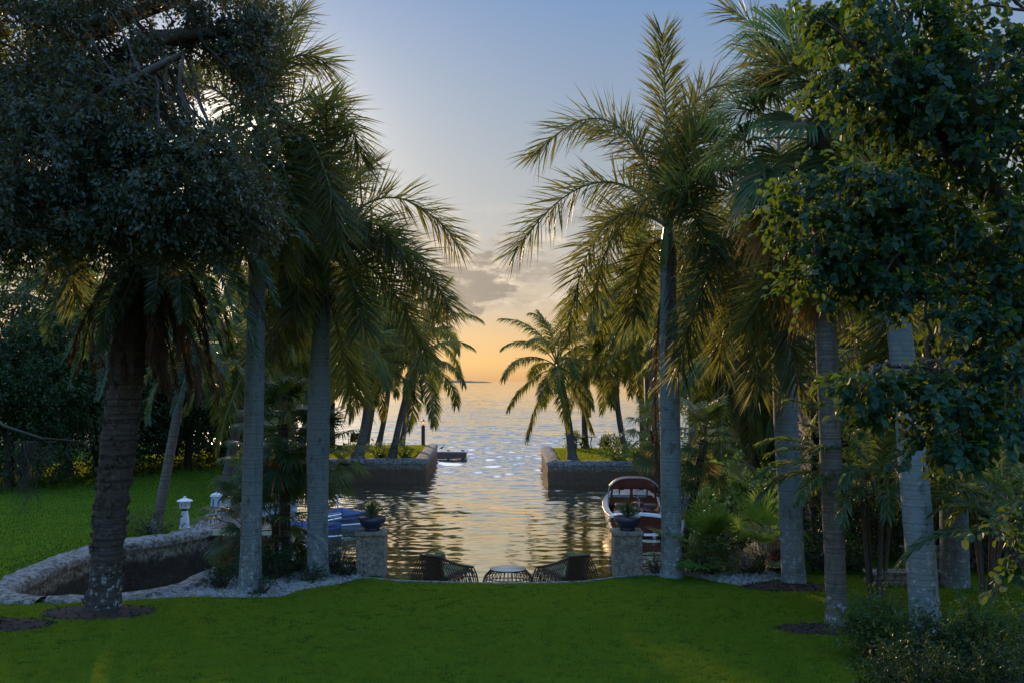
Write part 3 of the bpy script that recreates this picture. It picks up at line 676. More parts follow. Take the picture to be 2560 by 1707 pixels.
mulch('reddish mulch bed round the twin ridged grey palm, behind the right lawn', HOLES[2][0], HOLES[2][1]*1.02)
mulch('small mulch bed at the foot of the fan palm on the right lawn', HOLES[3][0], HOLES[3][1]*1.02)
# ------------------------------------------------------------------ palm leaf library
VAR = [(80, 30), (66, 72), (50, 98), (32, 104), (12, 88), (-14, 66), (-48, 34)]
def make_lib(name, L, mats, variants, **kw):
    lib = []
    for i, (e0, b) in enumerate(variants):
        for s_ in (-.12, .12):
            lib.append(stash(frond(arc(L*(.9+.2*rng.random()), e0+rng.normal()*3, b+rng.normal()*5, side=s_), **kw), name, mats))
    return lib
ROYAL_KW = dict(nl=165, LL=1.08, LW=.040, a0=72, a1=34, plume=(-60, -30, -6, 18, 40, 60), pj=8, droop=.08, pet=.10, rr=.045, taper=.86)
LIB_ROYAL = make_lib('royal_frond', 3.9, [M['royal'], M['rachis']], VAR, **ROYAL_KW)
COCO_KW = dict(nl=92, LL=1.0, LW=.060, a0=64, a1=24, plume=(-18, -6), pj=10, droop=.42, pet=.22, rr=.045, taper=.5)
LIB_COCO = make_lib('coconut_frond', 4.3, [M['coco'], M['rachis']], VAR, **COCO_KW)
DATE_KW = dict(nl=110, LL=.48, LW=.036, a0=58, a1=34, plume=(18, 30), pj=5, droop=.06, pet=.08, rr=.04, taper=.42)
LIB_DATE = make_lib('date_frond', 3.3, [M['date'], M['rachis']], [(75, 50), (55, 85), (35, 100), (12, 88), (-12, 68), (-42, 40)], **DATE_KW)
DEAD_KW = dict(nl=70, LL=.40, LW=.030, a0=40, a1=18, plume=(-20, 20), pj=25, droop=.5, pet=.1, rr=.035, taper=.5, gaps=.15)
LIB_DEAD = make_lib('dead_frond', 3.0, [M['dead'], M['twig']], [(-40, 45), (-62, 24), (-74, 14)], **DEAD_KW)
ARECA_KW = dict(nl=48, LL=.50, LW=.040, a0=52, a1=22, plume=(8, 26), pj=6, droop=.35, pet=.25, rr=.02, taper=.6)
LIB_ARECA = make_lib('areca_frond', 2.5, [M['areca'], M['rachis']], [(78, 55), (64, 85), (48, 100), (30, 95)], **ARECA_KW)
def fan_lib(name, pl, rad, mats, es, **kw):
    return [stash(fanleaf(pl*(.85+.3*rng.random()), rad*(.9+.2*rng.random()), e0=e+rng.normal()*4, **kw), name, mats) for e in es for _ in (0, 1)]
LIB_FAN = fan_lib('fan_leaf', .95, .82, [M['fan'], M['rachis']], (78, 55, 30, 5, -22), tipdroop=.55, sw=.030, split=.42)
LIB_TALL = fan_lib('tall_fan_leaf', 1.15, 1.15, [M['tallfan'], M['rachis']], (80, 58, 34, 10, -15, -38), nseg=46, tipdroop=.45, sw=.034, split=.5, spread=115)
LIB_SKIRT = fan_lib('dead_fan_leaf', 1.0, 1.15, [M['deadtan'], M['twig']], (-45, -62, -72), nseg=38, tipdroop=.7, sw=.024, split=.35, spread=80, pitch=-8)
LIB_PALMETTO = fan_lib('palmetto_leaf', .70, .50, [M['palmetto'], M['rachis']], (80, 60, 40, 15), nseg=24, tipdroop=.06, sw=.022, split=.55, spread=112, pitch=10, prr=.008)

def trunk_mesh(base, top, radii, mat, parent, sides=20, n=46, sag=(0, 0), jag=.0, name='trunk', ease=1.0):
    base, top = np.asarray(base, float), np.asarray(top, float)
    t = np.linspace(0, 1, n); P = np.zeros((n, 3))
    P[:, 2] = top[2]*t
    e = t**ease
    P[:, 0] = (top[0]-base[0])*e+sag[0]*np.sin(np.pi*t); P[:, 1] = (top[1]-base[1])*e+sag[1]*np.sin(np.pi*t)
    r = np.interp(t*top[2], [q[0] for q in radii], [q[1] for q in radii])
    r = r*(1+jag*rng.normal(size=n))
    P[0, 2] = -.12
    mb = MB(); mb.tube(P, r, sides)
    return mb.build(name, mat, parent, smooth=True), P
GA = 2.39996
def put_fronds(root, lib, at, n, jitter=.35, az0=0.0, name=None, lo=0, hi=None, sc=1.0, rise=.02, skip=None):
    """n leaves round the crown, young ones upright, old ones hanging"""
    hi = len(lib) if hi is None else hi
    for i in range(n):
        f = (i+.5)/n; k = lo+min(hi-lo-1, int(f*(hi-lo)))
        a = az0+i*GA+rng.normal()*jitter*.3
        if skip and skip(a % (2*math.pi), f): continue
        o = inst(lib[k], root, (at[0], at[1], at[2]-rise*i), (rng.normal()*.06, rng.normal()*.06, a), sc*(.88+.24*rng.random()))
        o.name = name or lib[k].name.split('.')[0]
def hero(root, rx, mats, P0, P1, P2, name, kw):
    """a single leaf with its own curve, given in world space"""
    o_ = np.array(root.location)
    frond(bez(P0, P1, P2)-o_, **kw).build(name, mats, root)
RM = [M['royal'], M['rachis']]
GRP_R = 'tall grey royal palms'
def royal(label, bu, bv, top, radii, nf, az0, shaft=1.15, sag=(0, 0), skip=None, d=None, sc=1.0, lo=0, hi=None):
    d = d or EYE*F/(bv-V0); b = px(bu, bv, d); b[2] = 0
    t = thing('royal_palm', label, 'palm', b, 0, GRP_R)
    T3 = np.asarray(top, float)-np.array((b[0], b[1], 0))
    tr, P = trunk_mesh((0, 0), T3-np.array((0, 0, shaft)), radii, M['royal_trunk'], t, sag=sag)
    q = P[-1]; mb = MB(); n = 12; s = np.linspace(0, 1, n)
    C = np.array([q+(T3-q)*k for k in s]); mb.tube(C, np.interp(s, [0, .12, .4, 1], [radii[-1][1]*1.02, radii[-1][1]*1.25, radii[-1][1]*1.1, radii[-1][1]*.55]), 16)
    mb.build('crownshaft', M['shaft'], t, smooth=True)
    put_fronds(t, LIB_ROYAL, T3-np.array((0, 0, .15)), nf, az0=az0, name='frond', skip=skip, sc=sc, lo=lo, hi=hi)
    return t, np.asarray(top, float)
def H(root, d0, pts, dz=(0, 0), mats=RM, kw=ROYAL_KW, name='frond', **over):
    (u0, v0), (u1, v1), (u2, v2) = pts
    k = dict(kw); k.update(over)
    hero(root, 0, mats, px(u0, v0, d0), px(u1, v1, d0+dz[0]), px(u2, v2, d0+dz[1]), name, k)
# --- left pair
topA = px(648, 320, 23.8)
A, _ = royal('tall straight pale grey palm with a smooth trunk, just left of the stocky fan palms', 625, 1478, topA,
             [(0, .31), (.3, .27), (1.2, .245), (4, .235), (8, .20), (9.6, .17)], 4, 1.0, skip=lambda a, f: (a < .9 or a > 5.6))
H(A, 23.8, [(650, 310), (690, 80), (815, 160)], (.3, .6)); H(A, 23.8, [(650, 310), (850, 150), (905, 400)], (.4, .6))
H(A, 23.8, [(650, 310), (800, 250), (850, 600)], (-.6, -1.2)); H(A, 23.8, [(650, 310), (760, 330), (770, 660)], (.4, .6))
H(A, 23.8, [(645, 310), (580, 100), (480, 180)], (.5, .9)); H(A, 23.8, [(650, 320), (720, 380), (700, 640)], (-.9, -1.4))
H(A, 23.8, [(650, 300), (660, 150), (640, -40)], (.3, .5))
H(A, 23.8, [(645, 320), (600, 330), (610, 640)], (-1.2, -1.9)); H(A, 23.8, [(650, 315), (690, 300), (740, 560)], (-.8, -1.4)); H(A, 23.8, [(645, 320), (560, 280), (540, 560)], (-.6, -1.0)); H(A, 23.8, [(655, 315), (740, 260), (830, 500)], (.9, 1.6))
topB = px(808, 600, 25.6)
B, _ = royal('grey palm leaning beside the left planter pillar, blotched white at its foot', 795, 1443, topB,
             [(0, .31), (.5, .27), (1.5, .26), (3.2, .29), (4.6, .29), (6, .23), (7.5, .17)], 6, 2.2, sag=(-.06, 0), skip=lambda a, f: (a < 1.0 or a > 5.4))
d = 25.6
H(B, d, [(808, 630), (960, 370), (1145, 610)], (.5, .6)); H(B, d, [(812, 650), (1020, 520), (1120, 770)], (-.4, -.7))
H(B, d, [(812, 650), (960, 610), (1065, 890)], (.3, .4)); H(B, d, [(810, 650), (880, 620), (905, 810)], (-.9, -1.4))
H(B, d, [(805, 640), (715, 560), (690, 880)], (-.3, -.5)); H(B, d, [(808, 640), (1000, 560), (1090, 800)], (1.4, 2.0))
H(B, d, [(805, 640), (740, 620), (730, 850)], (.9, 1.3)); H(B, d, [(806, 630), (860, 430), (930, 420)], (1.4, 2.4))
H(B, d, [(806, 630), (760, 400), (700, 470)], (.8, 1.4)); H(B, d, [(806, 630), (800, 400), (830, 330)], (.6, 1.0))
H(B, d, [(803, 640), (700, 520), (640, 720)], (.4, .8)); H(B, d, [(803, 640), (760, 560), (735, 780)], (-.9, -1.4)); H(B, d, [(810, 640), (900, 480), (1000, 620)], (-.8, -1.4))
H(B, d, [(812, 645), (930, 500), (1050, 700)], (.9, 1.3)); H(B, d, [(804, 640), (680, 640), (655, 900)], (.8, 1.2))
# spent flower stalks under the crownshaft
mb = MB()
for i in range(150):
    a = random.uniform(0, 6.28); rr = random.uniform(.08, .62); z1 = -random.uniform(.5, 1.15)
    mb.tube([(0, 0, 0), (rr*.6*math.cos(a), rr*.6*math.sin(a), -.1), (rr*math.cos(a), rr*math.sin(a), z1)], [.016, .012, .006], 4, cap=False)
mb.build('flower_stalks', M['dead'], B, loc=tuple(px(797, 715, d)-np.array(B.location)))
# --- right pair
d = 25.6; topC = px(1670, 560, d)
C, _ = royal('upright grey palm standing between the right planter pillar and the palmetto', 1680, 1440, topC,
             [(0, .34), (.35, .27), (1.2, .26), (4, .265), (6, .24), (8, .19)], 6, .4, skip=lambda a, f: (2.2 < a < 4.1))
H(C, d, [(1672, 560), (1500, 320), (1285, 630)], (-.2, -.3)); H(C, d, [(1672, 570), (1480, 430), (1420, 830)], (.4, .6))
H(C, d, [(1665, 560), (1560, 140), (1335, 390)], (.3, .5)); H(C, d, [(1672, 560), (1668, 300), (1655, 85)], (.2, .3), LL=.95, a0=66)
H(C, d, [(1675, 560), (1690, 120), (1890, 240)], (.5, .9)); H(C, d, [(1672, 600), (1590, 590), (1590, 790)], (.9, 1.2))
H(C, d, [(1672, 570), (1540, 450), (1480, 760)], (1.2, 1.8)); H(C, d, [(1675, 560), (1730, 260), (1790, 330)], (-.6, -1.3))
H(C, d, [(1675, 570), (1720, 420), (1760, 620)], (-1.2, -2.0)); H(C, d, [(1668, 565), (1600, 300), (1480, 330)], (1.0, 1.8))
H(C, d, [(1672, 580), (1690, 560), (1665, 900)], (-.5, -.6), mats=[M['dead'], M['twig']], kw=DEAD_KW, name='dead_frond')
H(C, d, [(1664, 700), (1630, 800), (1640, 1190)], (.3, .4), mats=[M['dead'], M['twig']], kw=DEAD_KW, name='dead_frond', LL=.3)
H(C, d, [(1668, 700), (1618, 860), (1652, 1260)], (.35, .5), mats=[M['dead'], M['twig']], kw=DEAD_KW, name='dead_frond', LL=.3)
d = 24.8; topD = px(1945, 540, d)
Dp, _ = royal('thick twin ridged grey palm standing in the reddish mulch bed by the right gravel', 1985, 1458, topD,
              [(0, .31), (.4, .29), (1.5, .28), (4, .30), (6, .26), (8, .19)], 8, .2, skip=lambda a, f: (2.4 < a < 3.9))
H(Dp, d, [(1935, 540), (1740, 370), (1510, 570)], (-.5, -.8)); H(Dp, d, [(1935, 560), (1790, 560), (1690, 930)], (-.3, -.5))
H(Dp, d, [(1935, 540), (1985, 60), (1820, 30)], (.5, .8)); H(Dp, d, [(1935, 560), (1850, 520), (1800, 900)], (.6, .9))
H(Dp, d, [(1935, 550), (1830, 480), (1740, 760)], (-1.0, -1.6)); H(Dp, d, [(1935, 540), (1860, 330), (1700, 330)], (.8, 1.5))
H(Dp, d, [(1935, 560), (1920, 600), (1890, 960)], (-.8, -1.1))
FF, _ = royal('grey palm leaning left behind the dark foreground shrubs, bent near its foot', 2318, 1612, px(2228, 500, 19.2), [(0, .31), (1, .275), (3, .27), (5, .24), (8, .2)], 9, .8, sag=(.05, 0))
GG, _ = royal('dark blotched grey palm furthest right, by the low stone wall', 2388, 1465, px(2370, 420, 24.3), [(0, .35), (1, .33), (4, .33), (6, .28), (8, .2)], 10, 1.9)
LE, _ = royal('pale grey palm trunk cut by the left edge of the photo', -44, 1560, px(-24, 300, 20.6), [(0, .3), (1.5, .25), (6, .22), (9.5, .18)], 9, .5)
# --- date palm
b = px(258, 1522, EYE*F/569); b[2] = 0; dt = b[1]; top = px(372, 590, dt)-np.array((b[0], b[1], 0))
dp = thing('date_palm', 'stout rough date palm leaning over the inlet with a skirt of dead brown fronds', 'palm', b)
trunk_mesh((0, 0), top, [(0, .42), (.4, .34), (1.5, .33), (4, .37), (6, .34), (7.2, .40), (8, .42)], M['date_trunk'], dp, 22, 110, jag=.035, sag=(-.12, 0))
mb = MB()
for i in range(330):
    z = random.uniform(.15, top[2]-.1); a = random.uniform(0, 6.28); f = z/top[2]
    r = np.interp(z, [0, .4, 1.5, 4, 6, 7.2], [.42, .34, .33, .37, .34, .40]); c = np.array((top[0]*f-.12*math.sin(math.pi*f), top[1]*f, z))
    o = np.array((math.cos(a), math.sin(a), 0)); p = c+o*(r-.03)
    mb.tube([p, p+o*.06+np.array((0, 0, .05)), p+o*.07+np.array((0, 0, .10))], [.055, .045, .02], 5)
mb.build('leaf_stubs', M['date_trunk'], dp)
put_fronds(dp, LIB_DATE, top+np.array((0, 0, .2)), 34, az0=.3, name='frond', rise=.012)
DM = [M['date'], M['rachis']]
for pts, dz in [([(420, 580), (640, 420), (775, 620)], (-.2, -.3)), ([(420, 600), (600, 500), (690, 760)], (-.8, -1.0)), ([(410, 600), (530, 560), (590, 800)], (-.9, -1.3)),
                ([(400, 600), (440, 560), (455, 800)], (-1.2, -1.8)), ([(400, 600), (500, 540), (545, 830)], (-1.0, -1.5)), ([(420, 560), (660, 330), (740, 520)], (.3, .4)),
                ([(410, 570), (560, 400), (660, 480)], (-.6, -1.0)), ([(410, 600), (590, 560), (640, 900)], (-.5, -.7)), ([(330, 600), (180, 520), (110, 730)], (-.5, -.9)),
                ([(420, 590), (610, 470), (765, 600)], (.8, 1.2))]:
    H(dp, dt, pts, dz, mats=DM, kw=DATE_KW, LL=.46)
put_fronds(dp, LIB_DEAD, top+np.array((0, 0, -.25)), 34, az0=1.1, name='dead_frond', rise=.012, sc=.95)
for pts, dz in [([(340, 640), (250, 640), (225, 900)], (-.4, -.6)), ([(360, 640), (300, 700), (290, 880)], (-.9, -1.1)), ([(380, 640), (395, 640), (370, 900)], (-1.0, -1.2)),
                ([(400, 640), (470, 640), (470, 900)], (-.5, -.7)), ([(420, 640), (640, 640), (680, 860)], (.2, .2)), ([(420, 640), (500, 660), (520, 880)], (.3, .2)),
                ([(330, 630), (160, 560), (100, 740)], (.1, .1)), ([(330, 630), (280, 560), (195, 930)], (.3, .2))]:
    H(dp, dt, pts, dz, mats=[M['dead'], M['twig']], kw=DEAD_KW, name='dead_frond', LL=.36)
# --- thin leaning palm on the left lawn, and the dark stubbed one
def slim(name, label, base, top, r, lib, nf, dead=0, az0=0., sc=1.0, mat='coco_trunk', sag=(0, 0), group=None, flare=1.5, hi=None, lo=0, ease=1.0, skip=None, cat='palm'):
    base = np.asarray(base, float); t = thing(name, label, cat, (base[0], base[1], 0), 0, group)
    T3 = np.asarray(top, float)-np.array((base[0], base[1], 0))
    trunk_mesh((0, 0), T3, [(0, r*flare*1.15), (.35, r*flare*.8), (1.1, r*1.08), (T3[2]*.6, r*.95), (T3[2], r*.75)], M[mat], t, 12, 30, sag=sag, ease=ease, jag=.01)
    put_fronds(t, lib, T3-np.array((0, 0, .05)), nf, az0=az0, name='frond', sc=sc, hi=hi, lo=lo, rise=.015, skip=skip)
    if dead: put_fronds(t, LIB_DEAD, T3-np.array((0, 0, .2)), dead, az0=az0+1, name='dead_frond', sc=sc*.8, rise=.01)
    return t
slim('date_palm', 'thin palm leaning right on the left lawn by the white lantern', px(388, 1332, 32.8)[:2], px(478, 830, 33), .155, LIB_DATE, 18, 22, .4, .9, sag=(.02, 0))
t = slim('date_palm', 'dark thin stub-covered palm trunk behind the stout date palm', px(262, 1200, 38)[:2], px(292, 800, 38), .15, LIB_DATE, 14, 8, 1.4, 1.0, mat='date_trunk')
mb = MB(); hh = px(292, 800, 38)[2]
for i in range(150):
    z = random.uniform(.8, hh); a = random.uniform(0, 6.28); p = np.array(((px(292, 800, 38)[0]-px(262, 1200, 38)[0])*z/hh, 0, z))+.12*np.array((math.cos(a), math.sin(a), 0)); o = np.array((math.cos(a), math.sin(a), .5))
    mb.tube([p, p+o*.13], [.04, .025], 5)
mb.build('leaf_stubs', M['date_trunk'], t)
# --- coconut palms
GRP_L = 'coconut palms on the left point'; GRP_RP = 'coconut palms on the right point'
def co(label, bu, bv, tu, tv, d, r, nf, group, az0=0., sc=1.0, sag=(0, 0), lo=0, hi=None, flare=1.7, dtop=0., ease=1.0):
    return slim('coconut_palm', label, px(bu, bv, d)[:2], px(tu, tv, d+dtop), r, LIB_COCO, nf, 3, az0, sc, group=group, sag=sag, lo=lo, hi=hi, flare=flare, ease=ease)
co('coconut palm with a broad flared foot among shrubs on the left point', 893, 1148, 916, 890, 63.9, .26, 17, GRP_L, .2, 1.0, sag=(.35, 0), flare=1.9)
co('coconut palm right behind the flared one on the left point', 912, 1120, 946, 850, 73, .20, 17, GRP_L, 1.2, 1.05, sag=(.2, 0))
co('slender curved coconut palm at the far edge of the left point', 945, 1116, 968, 815, 75.5, .19, 17, GRP_L, 2.1, 1.0, sag=(.45, 0))
co('coconut palm leaning right, nearest the lamp post on the left point', 980, 1148, 1042, 895, 64.3, .20, 17, GRP_L, .9, 1.0, sag=(-.1, 0), flare=1.7)
co('coconut palm at the far left point leaning out over the open bay', 1003, 1117, 1062, 830, 76, .19, 17, GRP_L, .5, 1.12, sag=(-.1, 0))
co('coconut palm alone at the near corner of the right point', 1432, 1154, 1392, 905, 62.5, .24, 24, GRP_RP, .1, .98, sag=(.10, 0), flare=1.6)
co('short straight coconut palm behind the corner palm, carrying a small floodlight', 1463, 1119, 1458, 935, 73.6, .21, 18, GRP_RP, .6, .75)
co('coconut palm leaning left beside the red garden chair', 1560, 1118, 1505, 880, 71, .17, 22, GRP_RP, 1.1, .95, sag=(.25, 0))
co('dark slim coconut palm bent at its foot, right of the red garden chair', 1566, 1134, 1545, 850, 66, .18, 24, GRP_RP, 1.9, 1.0, sag=(-.35, 0))
co('thin coconut palm at the far edge of the right point, left of a close pair', 1608, 1108, 1598, 800, 73, .20, 22, GRP_RP, 2.4, 1.1)
co('thin coconut palm at the far edge of the right point, right of a close pair', 1622, 1108, 1614, 770, 73.8, .20, 22, GRP_RP, .2, 1.15)
GRP_LB = 'coconut palms along the left shore'; GRP_RB = 'coconut palms along the right shore'
co('coconut palm rising behind the leaning grey palm on the left shore', 735, 1200, 835, 800, 54, .22, 24, GRP_LB, .3, 1.15)
co('low crowned coconut palm between the two tall grey palms', 690, 1215, 735, 830, 47, .22, 26, GRP_LB, 1.0, 1.05)
co('bushy coconut palm behind the straight pale grey palm', 560, 1200, 628, 870, 44, .22, 26, GRP_LB, 2.0, 1.0)
co('tall coconut palm on the left shore whose crown shows between the two grey palms', 660, 1190, 760, 690, 58, .22, 26, GRP_LB, 2.8, 1.25)
co('coconut palm with yellowing fronds left of the date palm skirt', 170, 1185, 150, 770, 53, .2, 24, GRP_LB, .7, 1.2)
co('coconut palm with a leaning trunk behind the twin ridged palm', 1912, 1230, 1838, 900, 42, .24, 26, GRP_RB, .5, 1.0, sag=(-.25, 0), flare=1.3)
co('coconut palm glowing gold behind the upright grey palm', 1730, 1170, 1735, 800, 52, .22, 28, GRP_RB, 1.3, 1.1)
co('pale green coconut palm filling the space left of the upright grey palm', 1650, 1140, 1610, 720, 60, .22, 28, GRP_RB, 2.2, 1.2)
co('tall coconut palm on the right shore, its crown between two grey trunks', 1790, 1180, 1800, 690, 46, .22, 26, GRP_RB, 3.0, 1.1)
co('coconut palm behind the dark cladding on the right', 2000, 1220, 2080, 830, 39, .22, 26, GRP_RB, 1.7, 1.0)
co('coconut palm far back right of the twin ridged palm', 1880, 1190, 1930, 640, 56, .22, 24, GRP_RB, .8, 1.25)
co('coconut palm hanging low over the dark hedge at the far right', 2240, 1270, 2210, 900, 30, .2, 22, GRP_RB, 2.6, .85)
co('coconut palm in deep shade at the right edge', 2560, 1300, 2500, 900, 27, .2, 24, GRP_RB, .2, .8)

# --- fan palms
def fanpalm(name, label, base, top, r, lib, n, az0=0., sc=1.0, skirt=0, sksc=1.0, mat='date_trunk', group=None, stray=None, rise=.03):
    base = np.asarray(base, float); t = thing(name, label, 'palm', (base[0], base[1], 0), 0, group)
    T3 = np.asarray(top, float)-np.array((base[0], base[1], 0))
    trunk_mesh((0, 0), T3, [(0, r*1.3), (.3, r), (T3[2], r*1.05)], M[mat], t, 16, 40, jag=.02)
    put_fronds(t, lib, T3, n, az0=az0, name='fan_leaf', sc=sc, rise=rise)
    if skirt: put_fronds(t, LIB_SKIRT, T3-np.array((0, 0, .25)), skirt, az0=az0+.7, name='dead_fan_leaf', sc=sksc, rise=.035)
    return t
GF = 'stocky fan palms by the left boardwalk'
fanpalm('fan_palm', 'tallest stocky fan palm between the two left grey palms, with a dark fibrous trunk', px(716, 1420, 26.7)[:2], px(706, 1060, 26.9), .14, LIB_FAN, 34, .4, .92, 5, .55, group=GF)
fanpalm('fan_palm', 'fan palm left of the straight pale grey palm with yellowing lower leaves', px(640, 1400, 28.5)[:2], px(650, 1140, 28.5), .12, LIB_FAN, 26, 1.4, .80, 6, .45, group=GF)
fanpalm('fan_palm', 'fan palm whose leaves reach right past the leaning grey palm', px(790, 1410, 27.2)[:2], px(800, 1120, 27.3), .11, LIB_FAN, 24, 2.2, .88, 3, .5, group=GF)
fanpalm('fan_palm', 'low young fan palm with spiky narrow leaves hiding the boardwalk', px(690, 1425, 26.4)[:2], px(688, 1290, 26.4), .09, LIB_FAN, 18, .1, .85, 0, group=GF)
fanpalm('fan_palm', 'low yellow-green fan palm over the inlet left of the straight pale grey palm', px(600, 1430, 26.1)[:2], px(612, 1310, 26.0), .09, LIB_FAN, 16, 2.9, .85, 3, .45, group=GF)
GG_ = 'fan palms behind the upright grey palm'
fanpalm('fan_palm', 'fan palm bending right of the upright grey palm with glossy drooping leaves', px(1700, 1395, 27.2)[:2], px(1760, 1100, 27.6), .10, LIB_FAN, 28, .3, .82, 3, .5, group=GG_)
fanpalm('fan_palm', 'fan palm left of the upright grey palm hanging over the boat roof', px(1706, 1400, 27.6)[:2], px(1632, 1075, 28.2), .10, LIB_FAN, 18, 1.1, .66, 3, .5, group=GG_)
Ep = fanpalm('tall_fan_palm', 'tall fan palm with a dark upper trunk and a hanging skirt of tan dead leaves', px(2093, 1560, EYE*F/607)[:2], px(2045, 300, 20.6), .215, LIB_TALL, 38, .3, 1.22, 44, 1.25, mat='coco_trunk', rise=.02)
d = 20.6
for i, (u, v, a) in enumerate([(1985, 420, 2.9), (2000, 380, 3.3), (1960, 470, 3.0), (2010, 330, 2.6), (1990, 500, 3.5), (1975, 440, 3.8)]):
    o = inst(LIB_SKIRT[i % len(LIB_SKIRT)], Ep, tuple(px(u+60, v-60, d-.3)-np.array(Ep.location)), (0, 0, a), 1.35); o.name = 'dead_fan_leaf'
# --- palmettos
GP = 'green saw palmettos on the right bank'
def palmetto(label, u, v, d, n, sc, az0=0):
    b = px(u, v, d); t = thing('saw_palmetto', label, 'palmetto', (b[0], b[1], 0), 0, GP)
    mb = MB()
    for i in range(3): mb.tube([(0, 0, -.05), (.06*i-.06, .04*i, .2), (.12*i-.1, .05*i, .42)], [.06, .05, .035], 6)
    mb.build('stem', M['bark'], t)
    for i in range(n):
        k = i % len(LIB_PALMETTO); o = inst(LIB_PALMETTO[k], t, (rng.normal()*.12, rng.normal()*.1, .25+.25*rng.random()), (0, 0, az0+i*GA), sc*(.8+.4*rng.random())); o.name = 'fan_leaf'
palmetto('bright green saw palmetto right beside the upright grey palm', 1752, 1425, 26.2, 20, 1.25)
palmetto('bright green saw palmetto between the gravel and the twin ridged palm', 1905, 1432, 26.4, 18, 1.2, .8)
palmetto('dark saw palmetto under the leaning coconut palm on the right shore', 1935, 1250, 42, 16, 1.6, .3)
# --- areca
def areca(label, b, n, z, sc, az0=0., hi=None, h0=.3):
    t = thing('areca_palm', label, 'palm', (b[0], b[1], 0), 0, 'feathery palms in the right shade'); mb = MB()
    for i in range(7):
        a = i*GA; mb.tube([(0.1*math.cos(a), .1*math.sin(a), -.05), (.25*math.cos(a), .25*math.sin(a), z*.6), (.35*math.cos(a), .35*math.sin(a), z)], [.045, .04, .03], 6)
    mb.build('stem', M['bark'], t, smooth=True)
    for i in range(n):
        a = az0+i*GA; k = int(i/n*len(LIB_ARECA)); q = .3
        o = inst(LIB_ARECA[k], t, (q*math.cos(a), q*math.sin(a), z-.4*rng.random()), (0, 0, a), sc*(.85+.3*rng.random())); o.name = 'frond'
areca('feathery palm drooping left across the fan palm trunk on the right', px(2190, 1460, 21.3)[:2], 34, 2.7, 1.05, .2)
areca('feathery palm in the shade between the last two grey trunks on the right', px(2470, 1440, 22.5)[:2], 30, 2.2, 1.0, 1.1)
areca('feathery palm at the right edge behind the hanging branch', px(2600, 1500, 18)[:2], 26, 2.4, .9, .7)
# ------------------------------------------------------------------ broadleaf trees
def tree(name, label, base, limbs, blobs, per, rc, L, W, mat, oval=False, r0=.35, subs=40, droop=.3, group=None, flat=0., barkm='bark', twr=.02):
    base = np.asarray(base, float)
    t = thing(name, label, 'tree', (base[0], base[1], 0), 0, group)
    off = np.array((base[0], base[1], 0))
    cm_ = MB(); cents = crown(cm_, [(np.asarray(c)-off, r, k) for c, r, k in blobs], per, rc, L, W, oval, droop=droop, flat=flat)
    tb_ = MB(); pts = []
    for pl in limbs:
        P = np.asarray(pl, float)-off; n = len(P)
        for i in range(n-1):
            ra = r0*(1-.75*i/(n-1)) if pl is limbs[0] else r0*.55*(1-.8*i/(n-1)); rb = r0*(1-.75*(i+1)/(n-1)) if pl is limbs[0] else r0*.55*(1-.8*(i+1)/(n-1))
            pts.append(limb(tb_, P[i], P[i+1], ra, rb, wob=.10))
    pts = np.concatenate(pts)
    pick = rng.choice(len(cents), min(subs, len(cents)), replace=False)
    for c in cents[pick]:
        q = pts[np.argmin(np.linalg.norm(pts-c, axis=1)*(.6+.9*rng.random(len(pts))))]
        limb(tb_, q, c, .028, twr*.4, sag=.1, wob=.25, n=8, sides=5)
    tb_.build('trunk', M[barkm], t, smooth=True); cm_.build('crown', M[mat], t)
    return t
# live oak over the upper left, trunk just outside the frame
ob = (-13.5, 17.0)
def ox(u, v, d): return px(u, v, d)
tree('oak_tree', 'huge dark live oak crown filling the upper left corner', ob,
     [[(ob[0], ob[1], -.2), (-13.1, 17.2, 3), (-12.2, 17.6, 6.0), (-10.6, 18, 8.5), (-8.5, 18.5, 10.3)], [(-12.4, 17.5, 5.2), (-10.5, 16.6, 7.5), (-7.8, 16.2, 9.0), (-5.4, 16.4, 10.4)],
      [(-10.8, 17.9, 8.3), (-8, 18.6, 11.5), (-6, 18.8, 12.4), (-4.6, 19, 13)], [(-8.2, 18.3, 10.2), (-6.5, 17.8, 11.1), (-5.0, 18.2, 11.4)], [(-12.6, 17.4, 5), (-14.5, 19.5, 8), (-16, 21, 10)]],
     [(ox(170, 430, 17), (1.7, 1.8, 1.05), 150), (ox(420, 470, 16.6), (1.5, 1.5, 1.0), 150), (ox(280, 300, 17), (1.4, 1.8, 1.0), 100), (ox(120, 150, 17.5), (1.8, 1.8, 1.5), 150),
      (ox(530, 400, 17.2), (.7, 1.1, .5), 26), (ox(300, 90, 18), (1.4, 1.5, 1.1), 70), (ox(570, 40, 18.5), (.7, 1.1, .6), 46), (ox(640, 230, 18), (.3, .8, .6), 14), (ox(60, 520, 16.2), (1.2, 1.4, .7), 80),
      (ox(560, 500, 17), (.8, 1.2, .7), 50), (ox(-250, 300, 17), (2.2, 2.4, 1.8), 90), (ox(330, -200, 18), (2.4, 2.2, 1.4), 80), (ox(-50, -200, 17.5), (2.6, 2.4, 1.5), 80), (ox(250, 545, 16.6), (1.4, 1.2, .45), 60), (ox(630, 130, 18.6), (.35, .8, .6), 22)],
     120, .235, .10, .044, 'oak', r0=.48, subs=170)
